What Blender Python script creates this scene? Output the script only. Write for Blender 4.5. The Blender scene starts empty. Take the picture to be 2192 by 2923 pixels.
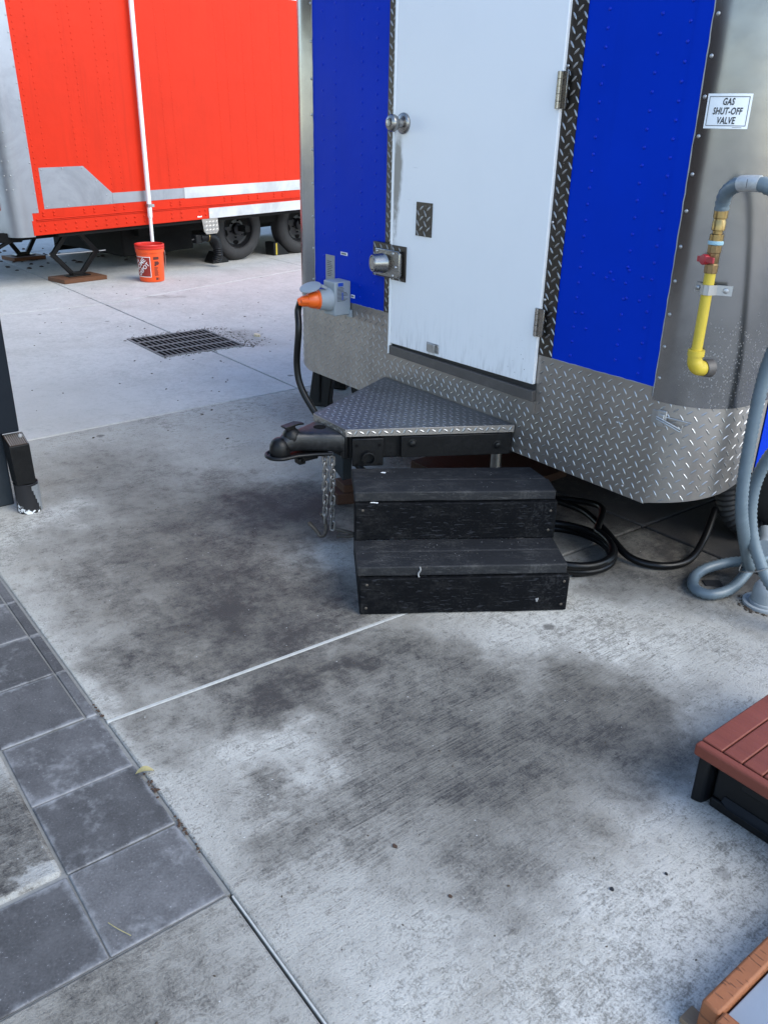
import bpy, bmesh, math, random
from mathutils import Vector, Matrix
random.seed(7)
R = math.radians
scene = bpy.context.scene
COL = scene.collection

# ------------------------------------------------------------------ camera
cam_data = bpy.data.cameras.new('camera')
cam = bpy.data.objects.new('camera', cam_data)
COL.objects.link(cam)
PITCH, ROLL, YAW, HC = R(24.568), R(1.3516), R(-51.661), 1.6
_fw = Vector((math.sin(YAW)*math.cos(PITCH), math.cos(YAW)*math.cos(PITCH), -math.sin(PITCH)))
_r = Vector((math.cos(YAW), -math.sin(YAW), 0)); _u = _r.cross(_fw)
_r2 = math.cos(ROLL)*_r + math.sin(ROLL)*_u; _u2 = -math.sin(ROLL)*_r + math.cos(ROLL)*_u
cm = Matrix((_r2, _u2, -_fw)).transposed().to_4x4(); cm.translation = (0, 0, HC)
cam.matrix_world = cm
cam_data.sensor_fit = 'VERTICAL'; cam_data.sensor_height = 36.0; cam_data.sensor_width = 27.0
cam_data.lens = 2395.25/2923*36.0
cam_data.clip_start = 0.05; cam_data.clip_end = 1000
scene.camera = cam

# ------------------------------------------------------------------ sky and sun (open shade under a pale sky)
SUN_EL, SUN_AZ = R(42), R(74)          # azimuth measured clockwise from +Y
world = bpy.data.worlds.new('World'); scene.world = world; world.use_nodes = True
wn = world.node_tree
sky = wn.nodes.new('ShaderNodeTexSky'); sky.sky_type = 'NISHITA'; sky.sun_disc = False
sky.sun_elevation = SUN_EL; sky.sun_rotation = SUN_AZ; sky.dust_density = 0.5; sky.air_density = 1.0; sky.ozone_density = 1.0
wn.links.new(sky.outputs[0], wn.nodes['Background'].inputs[0])
wn.nodes['Background'].inputs[1].default_value = 0.15
sun_data = bpy.data.lights.new('sun', 'SUN'); sun_data.energy = 1.05; sun_data.angle = R(45); sun_data.color = (1.0, 0.97, 0.84)
sun = bpy.data.objects.new('sun', sun_data); COL.objects.link(sun)
_sd = Vector((math.sin(SUN_AZ)*math.cos(SUN_EL), math.cos(SUN_AZ)*math.cos(SUN_EL), math.sin(SUN_EL)))
sun.rotation_euler = _sd.to_track_quat('Z', 'Y').to_euler()
vs = scene.view_settings
vs.view_transform = 'Standard'; vs.look = 'None'; vs.gamma = 1.0; vs.use_curve_mapping = False; vs.exposure = 1.56

# ------------------------------------------------------------------ node helpers
class S:
    def __init__(s, t, o): s.t, s.o = t, o
    def _m(s, op, b=None, c=None, rev=False):
        n = s.t.nodes.new('ShaderNodeMath'); n.operation = op
        args = [s, b, c] if not rev else [b, s, c]
        for i, a in enumerate(args):
            if a is None: continue
            if isinstance(a, S): s.t.links.new(a.o, n.inputs[i])
            else: n.inputs[i].default_value = a
        return S(s.t, n.outputs[0])
    def __add__(s, b): return s._m('ADD', b)
    __radd__ = __add__
    def __mul__(s, b): return s._m('MULTIPLY', b)
    __rmul__ = __mul__
    def __sub__(s, b): return s._m('SUBTRACT', b)
    def __rsub__(s, b): return s._m('SUBTRACT', b, rev=True)
    def __truediv__(s, b): return s._m('DIVIDE', b)
    def abs(s): return s._m('ABSOLUTE')
    def max(s, b): return s._m('MAXIMUM', b)
    def min(s, b): return s._m('MINIMUM', b)
    def exp(s): return s._m('EXPONENT')
    def pow(s, b): return s._m('POWER', b)
    def frac(s): return s._m('FRACT')
    def step(s, lo, hi):
        n = s.t.nodes.new('ShaderNodeMapRange'); n.interpolation_type = 'SMOOTHSTEP'
        s.t.links.new(s.o, n.inputs[0]); n.inputs[1].default_value = lo; n.inputs[2].default_value = hi
        return S(s.t, n.outputs[0])

class M:
    def __init__(s, name):
        s.mat = bpy.data.materials.new(name); s.mat.use_nodes = True
        s.t = s.mat.node_tree; s.b = s.t.nodes['Principled BSDF']
    def link(s, a, sock):
        if isinstance(a, S): s.t.links.new(a.o, sock)
        elif isinstance(a, (tuple, list)) and len(a) == 3 and sock.type == 'RGBA': sock.default_value = (*a, 1)
        else: sock.default_value = a
    def pos(s): return S(s.t, s.t.nodes.new('ShaderNodeNewGeometry').outputs['Position'])
    def obj(s): return S(s.t, s.t.nodes.new('ShaderNodeTexCoord').outputs['Object'])
    def rnd(s): return S(s.t, s.t.nodes.new('ShaderNodeObjectInfo').outputs['Random'])
    def map(s, v, sc=(1, 1, 1), rot=(0, 0, 0), loc=(0, 0, 0)):
        n = s.t.nodes.new('ShaderNodeMapping'); s.t.links.new(v.o, n.inputs[0])
        n.inputs[1].default_value = loc; n.inputs[2].default_value = rot; n.inputs[3].default_value = sc
        return S(s.t, n.outputs[0])
    def sep(s, v):
        n = s.t.nodes.new('ShaderNodeSeparateXYZ'); s.t.links.new(v.o, n.inputs[0])
        return [S(s.t, o) for o in n.outputs]
    def noise(s, v, sc=1, det=3, rough=.5, dist=0):
        n = s.t.nodes.new('ShaderNodeTexNoise'); s.t.links.new(v.o, n.inputs['Vector'])
        n.inputs['Scale'].default_value = sc; n.inputs['Detail'].default_value = det
        n.inputs['Roughness'].default_value = rough; n.inputs['Distortion'].default_value = dist
        return S(s.t, n.outputs[0])
    def vor(s, v, sc=1, rnd=1):
        n = s.t.nodes.new('ShaderNodeTexVoronoi'); s.t.links.new(v.o, n.inputs['Vector'])
        n.inputs['Scale'].default_value = sc; n.inputs['Randomness'].default_value = rnd
        return S(s.t, n.outputs['Distance'])
    def mix(s, f, a, b):
        n = s.t.nodes.new('ShaderNodeMix'); n.data_type = 'RGBA'
        s.link(f, n.inputs[0]); s.link(a, n.inputs[6]); s.link(b, n.inputs[7])
        return S(s.t, n.outputs[2])
    def tone(s, c, f):
        n = s.t.nodes.new('ShaderNodeVectorMath'); n.operation = 'SCALE'
        if isinstance(c, S): s.t.links.new(c.o, n.inputs[0])
        else: n.inputs[0].default_value = c
        s.link(f, n.inputs[3]); return S(s.t, n.outputs[0])
    def bump(s, h, strength=.3, dist=.002):
        n = s.t.nodes.new('ShaderNodeBump'); n.inputs['Strength'].default_value = strength
        n.inputs['Distance'].default_value = dist; s.link(h, n.inputs['Height'])
        s.t.links.new(n.outputs[0], s.b.inputs['Normal'])
    def out(s, col=None, rough=None, metal=None, spec=None, coat=None):
        for k, v in (('Base Color', col), ('Roughness', rough), ('Metallic', metal), ('Specular IOR Level', spec), ('Coat Weight', coat)):
            if v is not None: s.link(v, s.b.inputs[k])
        return s.mat

def plain(name, col, rough=.5, metal=0, var=.12, sc=14, bump=0.0, bsc=160, rvar=.12, dust=0.0, dustc=(.3, .29, .28), spec=None):
    """a surface of one colour with uneven tone, uneven gloss, some fine relief and a little settled dust"""
    m = M(name); p = m.obj(); n = m.noise(p, sc, 5, .6); n2 = m.noise(p, sc*5, 3)
    c = m.tone(col, 1.0 - var + n*(2*var))
    if dust:
        c = m.mix((n*.6 + n2*.4).step(.48, .72)*dust, c, dustc)
    if bump: m.bump(m.noise(p, bsc, 3)*.7 + n2*.6, bump, .0015)
    return m.out(c, (n2*rvar*2 + (rough - rvar)), metal, spec)

MAT = {}
def concrete(name, light, dark, stains_and_shade, broom=1.0, rough_txt=1.0, mottle=1.0, zones=(), tan=.34, ambient=0.0):
    """weathered flatwork: trowelled paste, sand pores, broom strokes along Y, grease that sits in the pores, and shade painted as dark blots"""
    m = M(name); p = m.pos(); x, y, z = m.sep(p)
    warp = m.noise(p, 2.6, 7, .66); warp2 = m.noise(m.map(p, loc=(7, 3, 1)), 2.6, 7, .66)
    big = m.noise(p, .8, 5, .6); med = m.noise(p, 5.5, 8, .7); mott = m.noise(m.map(p, (1, .8, 1), loc=(2, 1, 4)), 21, 7, .72)
    fine = m.noise(p, 150, 5, .72); grit = m.noise(m.map(p, loc=(3, 3, 3)), 420, 2, .6)
    lines = m.noise(m.map(p, (165, 4.5, 1)), 1, 3, .66); lines2 = m.noise(m.map(p, (330, 12, 1), (0, 0, R(4))), 1, 2, .6)
    cross = m.noise(m.map(p, (12, 130, 1), (0, 0, R(-24))), 1, 3, .6)
    zone = None
    for (sx, sy, rx, ry, a_) in zones:
        g = ((((x + (warp - .5)*.3) - sx)/rx).pow(2) + (((y + (warp2 - .5)*.3) - sy)/ry).pow(2))*-1.0
        g = g.exp()*a_; zone = g if zone is None else zone + g
    bz = (.32 + zone*.9) if zone is not None else .32
    strokes = ((lines - .5)*1.5 + (lines2 - .5)*.9)*bz*broom
    mid_ = m.noise(m.map(p, (1, .55, 1), (0, 0, R(-9)), (6, 2, 3)), 58, 6, .7, .4)
    h = (mott - .5)*1.05*mottle + (mid_ - .5)*1.45*mottle + (fine - .5)*1.7*rough_txt + (grit - .5)*.8*rough_txt + strokes*.85 + (cross - .5)*.22*broom
    xs = x + (warp - .5)*.95; ys = y + (warp2 - .5)*.95
    st = None
    for (sx, sy, rx, ry, a_) in stains_and_shade:
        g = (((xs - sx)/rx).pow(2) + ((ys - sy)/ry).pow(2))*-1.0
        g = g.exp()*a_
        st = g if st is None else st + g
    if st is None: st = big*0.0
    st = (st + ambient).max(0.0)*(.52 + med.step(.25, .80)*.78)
    med2 = m.noise(m.map(p, loc=(8, 4, 2)), 1.9, 7, .68)
    lumin = (med - .5)*.8 + (big - .5)*.5 + (med2 - .5)*.7 + h*.95
    c = m.mix((lumin + .56).step(.02, .92), dark, light)
    warm = (m.noise(m.map(p, loc=(3, 9, 2)), 1.5, 6, .65) + (mott - .5)*.3).step(.50, .74)
    c = m.mix(warm*tan, c, (.235, .20, .145))
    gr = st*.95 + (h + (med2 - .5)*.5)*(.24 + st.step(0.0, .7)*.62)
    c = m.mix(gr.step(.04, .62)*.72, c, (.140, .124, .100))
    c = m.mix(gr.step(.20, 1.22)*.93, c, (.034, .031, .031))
    pores = m.vor(p, 62).step(.16, .09)*m.noise(p, 11, 3).step(.52, .66)
    c = m.mix(pores*.7, c, (.05, .048, .046))
    spots = (m.vor(m.map(p, loc=(1, 2, 0)), 3.1) + (mott - .5)*.12).step(.085, .045)*m.noise(m.map(p, loc=(9, 1, 0)), 1.3, 2).step(.48, .58)
    c = m.mix(spots*.7, c, (.075, .07, .065))
    flecks = m.vor(m.map(p, loc=(5, 2, 0)), 19).step(.05, .03)
    c = m.mix(flecks*.6, c, (.62, .62, .61))
    m.bump(h*1.2 + med*.2, .6, .0045)
    return m.out(c, .92 - gr.step(.3, 1.1)*.22, 0, .3)

STAINS_AND_SHADE = [(-3.05, 1.80, .26, .24, .80), (-2.85, 1.95, .25, .2, .35), (-3.2, 1.4, .85, .5, .44), (-2.60, 1.33, .40, .30, .46), (-2.28, 1.08, .24, .26, .70),
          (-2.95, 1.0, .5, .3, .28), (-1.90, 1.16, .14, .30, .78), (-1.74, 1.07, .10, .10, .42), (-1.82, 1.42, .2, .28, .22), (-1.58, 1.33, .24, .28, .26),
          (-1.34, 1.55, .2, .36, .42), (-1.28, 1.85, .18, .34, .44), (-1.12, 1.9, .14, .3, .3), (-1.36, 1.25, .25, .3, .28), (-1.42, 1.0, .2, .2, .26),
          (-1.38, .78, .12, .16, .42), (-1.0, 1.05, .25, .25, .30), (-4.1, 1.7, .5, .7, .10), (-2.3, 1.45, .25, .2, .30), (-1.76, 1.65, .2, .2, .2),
          (-1.04, 1.34, .22, .3, .34), (-2.0, 3.3, .6, .5, .8), (-1.5, 3.4, .6, .5, .7), (-2.6, 3.3, 1.2, .7, .9), (-.98, 1.72, .13, .2, .42), (-2.05, .72, .5, .1, .34), (-.6, .6, .3, .3, .12), (-1.7, 2.5, .3, .2, .25), (-1.0, .25, .5, .4, .42), (-.9, -.1, .5, .4, .35), (-3.9, 1.1, .5, .4, .12), (-2.2, 1.75, .12, .3, .3),  # the broad strong blots farthest back paint the shade under the blue trailer
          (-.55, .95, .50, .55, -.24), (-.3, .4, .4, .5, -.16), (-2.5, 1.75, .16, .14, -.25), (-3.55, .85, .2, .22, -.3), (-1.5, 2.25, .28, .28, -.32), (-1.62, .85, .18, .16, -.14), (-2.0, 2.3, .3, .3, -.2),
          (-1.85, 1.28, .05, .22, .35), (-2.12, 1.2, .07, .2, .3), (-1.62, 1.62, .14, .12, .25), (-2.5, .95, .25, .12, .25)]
ZONES = [(-1.32, 1.75, .22, .75, .9), (-1.6, 1.2, .35, .5, .45), (-1.2, 1.1, .3, .5, .3)]
MAT['concrete'] = concrete('broomed concrete with grease and painted shade', (.60, .585, .54), (.18, .172, .152), STAINS_AND_SHADE, zones=ZONES, ambient=.21)
MAT['concrete_far'] = concrete('smooth pale concrete', (.56, .545, .52), (.37, .36, .34), [(-6.2, 3.35, .35, .25, .35), (-9.4, 4.9, .3, .2, .25), (-5.2, 1.4, .8, .6, .18), (-8.2, 3.6, .1, .25, .4), (-8.4, 2.9, .06, .1, .4)], broom=.3, rough_txt=.7, mottle=.95, tan=.16, ambient=.05)
MAT['concrete_pad'] = concrete('broomed pad concrete', (.52, .52, .50), (.22, .22, .21), [(-1.72, .2, .12, .2, .7), (-1.9, .05, .15, .1, .5), (-1.6, .25, .03, .3, .5)], zones=[(-1.9, 0, 2, 2, .4)], ambient=.32)
MAT['soil'] = plain('joint dirt', (.05, .046, .042), .95, 0, .3, 30, .5)
MAT['sand'] = plain('joint sand', (.20, .20, .19), .95, 0, .3, 60, .5)
MAT['sealant'] = plain('pale joint mortar', (.38, .38, .36), .9, 0, .3, 60, .5)

def paver_mat():
    m = M('charcoal paver'); p = m.obj(); w = m.pos(); r = m.rnd(); x, y, z = m.sep(p)
    n = m.noise(w, 9, 6, .65); f = m.noise(w, 170, 3, .6); g = m.noise(w, 40, 4, .6)
    e = (x.abs()/.135).max(y.abs()/.14)
    wear = (e + (n - .5)*.42 + (g - .5)*.16).step(.86, 1.02)
    c = m.mix((n*.6 + f*.4).step(.3, .7), (.056, .055, .056), (.112, .110, .112))
    c = m.tone(c, .74 + r*.62)
    dusty = (m.noise(m.map(w, loc=(4, 2, 0)), 3.2, 6, .65) + (g - .5)*.4).step(.52, .70)
    c = m.mix(dusty*.55, c, (.26, .26, .262))
    c = m.mix(wear*.5, c, (.33, .335, .345))
    c = m.mix((f).step(.66, .74)*.5, c, (.4, .4, .41))
    m.bump(f + n*.5, .45, .0025)
    return m.out(c, .85, 0, .35)
MAT['paver'] = paver_mat()

def paint(name, col, rough=.4, dirt=.15, wav=.5, spec=.4):
    m = M(name); p = m.pos(); n = m.noise(p, 3, 5, .6); f = m.noise(p, 60, 3)
    st = m.noise(m.map(p, (14, 14, .8)), 1, 4, .6)
    c = m.mix(st.step(.5, .8)*dirt, m.tone(col, .88 + n*.24), m.tone(col, .62))
    m.bump(m.noise(p, 5, 3)*wav + f*.05, .25, .01)
    return m.out(c, rough - .08 + f*.16, 0, spec)
MAT['red'] = paint('red trailer paint', (.565, .024, .006), .5, .35, 1.8, .16)
MAT['blue'] = paint('blue trailer paint', (.0, .027, .40), .42, .35, 1.8, .05)
MAT['blue_rivet'] = paint('blue rivet paint', (.0, .021, .39), .4, .1, .2, .2)
MAT['red_dark'] = paint('dark red paint', (.28, .01, .008), .4, .2)

def white_door():
    m = M('white door paint'); p = m.pos(); x, y, z = m.sep(p)
    n = m.noise(p, 5, 6, .65); f = m.noise(p, 120, 3); d = m.noise(m.map(p, (30, 30, 8)), 1, 5, .65)
    # hand grime by the lock edge under the knob, spatter low at the hinge side
    g = ((((x + 2.974 + (n - .5)*.05)/.034).pow(2) + ((z - 1.45)/.13).pow(2))*-1.0).exp()
    g2 = ((((x + 2.985)/.03).pow(2) + ((z - 1.25)/.22).pow(2))*-1.0).exp()
    d2 = m.noise(m.map(p, (70, 70, 34), loc=(3, 1, 2)), 1, 5, .7)
    gr = (g*1.15 + g2*.55 + (d2 - .5)*1.5*(g + g2).min(1.0)).step(.22, .95)
    c = m.mix(n.step(.45, .8)*.18, (.80, .80, .80), (.70, .71, .72))
    scf = m.noise(m.map(p, (9, 9, 220), (0, R(20), 0)), 1, 2).step(.74, .80)*m.noise(p, 2.3, 3).step(.52, .64)
    c = m.mix(scf*.35, c, (.30, .30, .30))
    c = m.mix(gr*.85, c, (.17, .15, .12))
    sp = m.vor(m.map(p, (1, .01, 1)), 75).step(.20, .12)*((((x + 2.17)/.09).pow(2) + ((z - .78)/.12).pow(2))*-1.0).exp().step(.15, .7)*m.noise(p, 50, 2).step(.5, .6)
    c = m.mix(sp*.9, c, (.05, .045, .04))
    low = ((z - .71)*-14.0).exp()*m.noise(m.map(p, (60, 60, 10)), 1, 4).step(.45, .75)
    c = m.mix(low*.45, c, (.25, .24, .23))
    m.bump(m.noise(p, 4, 2)*.6 + f*.03, .15, .008)
    return m.out(c, .33 + f*.08, 0, .45)
MAT['door'] = white_door()

def alu(name, col=(.225, .222, .224), rough=.15, spatter=True):
    m = M(name); p = m.pos(); x, y, z = m.sep(p)
    n = m.noise(p, 3.2, 6, .62); f = m.noise(m.map(p, (160, 160, 5)), 1, 3); sm = m.noise(m.map(p, loc=(5, 2, 8)), 1.6, 6, .7, .6)
    c = m.mix(sm.step(.42, .68)*.6, m.tone(col, .85 + n*.3), m.tone(col, .62))
    scr = m.noise(m.map(p, (40, 40, 300), (0, R(35), 0)), 1, 2).step(.73, .78)*m.noise(p, 4, 2).step(.5, .6)
    c = m.mix(scr*.5, c, (.8, .8, .8))
    if spatter:
        msk = ((((x + 1.42)/.10).pow(2) + ((z - .92)/.16).pow(2))*-1.0).exp()
        sp = m.vor(m.map(p, (1, 1, .8)), 130).step(.30, .2)*(m.noise(p, 35, 2) + msk*.35).step(.66, .74)*msk.step(.1, .5)
        c = m.mix(sp*.4, c, (.40, .40, .41)); rr = sp*.3
    else: rr = 0.0
    m.bump(m.noise(p, 2.6, 3)*1.0 + f*.01, .3, .012)
    return m.out(c, rough + sm*.16 + rr, .95)
MAT['alu'] = alu('weathered aluminium sheet')
MAT['alu_far'] = alu('aluminium patch sheet', (.36, .37, .40), .42, False)
MAT['alu_bright'] = alu('bright aluminium strip', (.62, .62, .63), .42, False)

def plate(name, col=(.37, .342, .318), rough=.32, grime=.4):
    m = M(name); p = m.pos()
    n = m.noise(p, 4, 6, .62); f = m.noise(p, 90, 3); sm = m.noise(m.map(p, (3, 3, 1.2), loc=(2, 7, 1)), 1, 6, .65)
    c = m.mix(sm.step(.45, .72)*grime, m.tone(col, .8 + n*.4), (.10, .097, .092))
    c = m.mix(m.noise(p, 160, 2).step(.68, .74)*.35, c, (.75, .75, .75))
    m.bump(m.noise(p, 3, 2) + f*.03, .2, .006)
    return m.out(c, rough + sm*.18 + f*.06, .92)
MAT['plate'] = plate('aluminium tread plate')
MAT['plate_dark'] = plate('darker tread plate', (.075, .066, .058), .26, .3)  # darker copy of the tread plate, reflected dark surroundings put into its colour
MAT['plate_deck'] = plate('trodden tread plate', (.20, .205, .215), .38, .7)
MAT['lug'] = plate('bright tread plate lugs', (.38, .375, .37), .27, .4)  # one tone for all lugs, lighter than the darker plates

def lumber(name, col, rough=.6, grain=(3, 60, 60), slits=True, slitcol=(.06, .062, .068), var=.35, spec=.3, dust=0.0):
    m = M(name); p = m.obj()
    g = m.noise(m.map(p, grain), 1, 5, .6, .3); n = m.noise(p, 5, 5, .6); f = m.noise(p, 140, 3)
    c = m.tone(col, 1 - var + g*var + n*var)
    h = g*.6 + f*.25
    if slits:
        d = m.noise(m.map(p, (26, 120, 120)), 1, 1).step(.62, .70)
        c = m.mix(d*.5, c, slitcol); h = h - d*.8
    c = m.mix((n*.5 + f*.5).step(.56, .68)*.12, c, (.10, .10, .105))
    if dust:
        dn = m.noise(m.map(p, (1, 1.6, 1.6), loc=(2, 5, 1)), 9, 7, .72)
        c = m.mix((dn + (f - .5)*.35).step(.46, .74)*dust, c, (.085, .083, .08))
        c = m.mix((m.noise(m.map(p, (14, 150, 150)), 1, 3).step(.64, .72))*dust*.7, c, (.11, .11, .11))
    m.bump(h, .6, .004)
    return m.out(c, rough - .1 + f*.2, 0, spec)
MAT['black_wood'] = lumber('black painted lumber', (.0035, .0039, .005), .66, slitcol=(.03, .032, .038), spec=.07, dust=.12)
MAT['black_tread'] = lumber('worn black tread board', (.0105, .0113, .0135), .72, slits=False, dust=.42)
MAT['brown_wood'] = lumber('brown treated lumber', (.12, .052, .026), .7, slits=False)
MAT['dark_wood'] = lumber('dark shaded lumber', (.05, .022, .012), .75, slits=False)  # brown lumber darkened, the shade under the trailer put into its colour
MAT['orange_wood'] = lumber('orange brown treated lumber', (.25, .092, .038), .6, slits=True, slitcol=(.05, .025, .015))
MAT['end_wood'] = lumber('weathered end grain', (.20, .14, .09), .85, slits=False)
MAT['red_plank'] = lumber('red brown composite plank', (.165, .042, .026), .6, (2, 40, 40), False, var=.5)

MAT['black_paint'] = plain('black painted steel', (.0035, .0037, .0043), .42, 0, .3, 12, .35, 120, .14, .10, (.035, .035, .037), .26)
MAT['black_plastic'] = plain('black plastic', (.0045, .005, .006), .5, 0, .25, 10, .2, 100, .1, .05, (.03, .03, .032), .25)
MAT['rubber'] = plain('black rubber', (.012, .012, .013), .55, 0, .25, 12, .2, 90, .1, .15, (.06, .06, .06))
MAT['tyre'] = plain('tyre rubber', (.022, .021, .022), .75, 0, .3, 9, .4, 70, .08, .3, (.06, .055, .05))
MAT['rim'] = plain('black wheel rim', (.016, .016, .018), .4, .3, .3, 9, .2)
MAT['cable'] = plain('black cable jacket', (.004, .004, .0045), .34, 0, .2, 20, .05, 200, .08, spec=.3)
MAT['dark'] = plain('dark underbody', (.006, .006, .006), .85, 0, .3, 6, .3, spec=.2)
MAT['galv'] = plain('galvanised steel', (.40, .40, .40), .42, .9, .25, 30, .2)
MAT['nickel'] = plain('brushed nickel', (.30, .285, .265), .26, 1.0, .1, 30, .05, 200, .06)
MAT['chain'] = plain('weathered chain steel', (.30, .29, .28), .45, .85, .3, 60, .3)
MAT['hook'] = plain('rusty hook steel', (.10, .085, .07), .6, .6, .35, 60, .4)
MAT['brass'] = plain('brass', (.30, .21, .09), .32, .95, .2, 40, .15)
MAT['bronze'] = plain('dull bronze', (.22, .15, .075), .4, .9, .3, 40, .2)
MAT['tape_blue'] = plain('pale thread tape', (.26, .42, .48), .6, 0, .2, 60, .4)
MAT['red_plastic'] = plain('red valve handle', (.33, .012, .02), .4, 0, .2, 30, .1)
MAT['yellow'] = plain('yellow pipe paint', (.50, .37, .03), .45, 0, .2, 25, .3, 120, .1, .25, (.16, .12, .04))
MAT['hose'] = plain('grey flexible hose', (.105, .14, .165), .38, 0, .15, 25, .05, 200, .08, .1, (.3, .33, .36))
MAT['grey_pvc'] = plain('grey plastic', (.27, .30, .32), .5, 0, .1, 15, .15, 100, .08, .15, (.22, .22, .22))
MAT['grey_paint'] = plain('grey painted board', (.20, .23, .27), .55, 0, .08, 12, .2)
MAT['orange'] = plain('orange plastic', (.78, .12, .012), .35, 0, .12, 20, .05, 100, .06)
MAT['bucket'] = plain('orange bucket plastic', (.80, .085, .012), .38, 0, .12, 8, .08, 60, .06, .1, (.4, .1, .05))
MAT['bucket_red'] = plain('red bucket rim', (.62, .028, .018), .35, 0, .1, 8, .05)
MAT['logo_red'] = plain('logo brown red', (.26, .018, .010), .5, 0, .08)
MAT['white_pvc'] = plain('white pipe', (.74, .74, .73), .4, 0, .06, 8, .05, 100, .05, .1, (.5, .5, .48))
MAT['hose_label'] = plain('silver hose label', (.42, .43, .43), .4, .3, .3, 80, .2)
MAT['white'] = plain('white vinyl', (.78, .79, .79), .45, 0, .04)
MAT['ink'] = plain('black print', (.015, .016, .018), .55, 0, .05)
MAT['ink_brown'] = plain('dark brown print', (.10, .018, .012), .55, 0, .1)
MAT['blue_ink'] = plain('blue print', (.01, .06, .40), .5, 0, .05)
MAT['iron'] = plain('worn cast iron', (.19, .185, .18), .8, 0, .3, 20, .4, spec=.2)
MAT['pit_shade'] = plain('dark pit', (.004, .004, .004), .95, spec=.1)  # flat black that paints the shade inside pits and holes
MAT['dirt'] = plain('dry dirt crumbs', (.06, .045, .032), .95, 0, .4, 60)
MAT['rust'] = plain('rusty debris', (.055, .030, .018), .9, 0, .5, 60, .5)
MAT['silver_tape'] = plain('silver duct tape', (.42, .45, .48), .32, .7, .2, 30, .5, 60)
MAT['navy'] = plain('dark navy painted steel', (.006, .009, .014), .6, 0, .2, 6, .1, spec=.15)
MAT['slate'] = plain('dark slate painted steel', (.024, .030, .036), .6, 0, .25, 6, .2, 80, .1, .2, (.06, .065, .07), .2)
MAT['sill'] = plain('scuffed sill strip', (.085, .076, .07), .5, .2, .3, 14, .3, 100, .1, .3, (.16, .15, .14))
MAT['leaf'] = plain('dry leaf', (.30, .26, .12), .7, 0, .3, 60, .3)
MAT['paper'] = plain('crumpled paper', (.62, .52, .36), .8, 0, .25, 40, .3)
MAT['caulk'] = plain('grey caulk', (.26, .26, .26), .7, 0, .2, 60, .4)
MAT['coupler_top'] = plain('scuffed black steel', (.0055, .006, .007), .42, 0, .3, 14, .35, 120, .14, .2, (.10, .10, .11))

def tapepipe():
    m = M('peeling black pipe paint'); p = m.obj(); n = m.noise(p, 26, 5, .65); x, y, z = m.sep(p)
    c = m.mix((n - z*1.6).step(.53, .56), (.012, .012, .014), (.62, .63, .64))
    return m.out(c, .5, 0, .4)
MAT['peeling'] = tapepipe()

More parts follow.
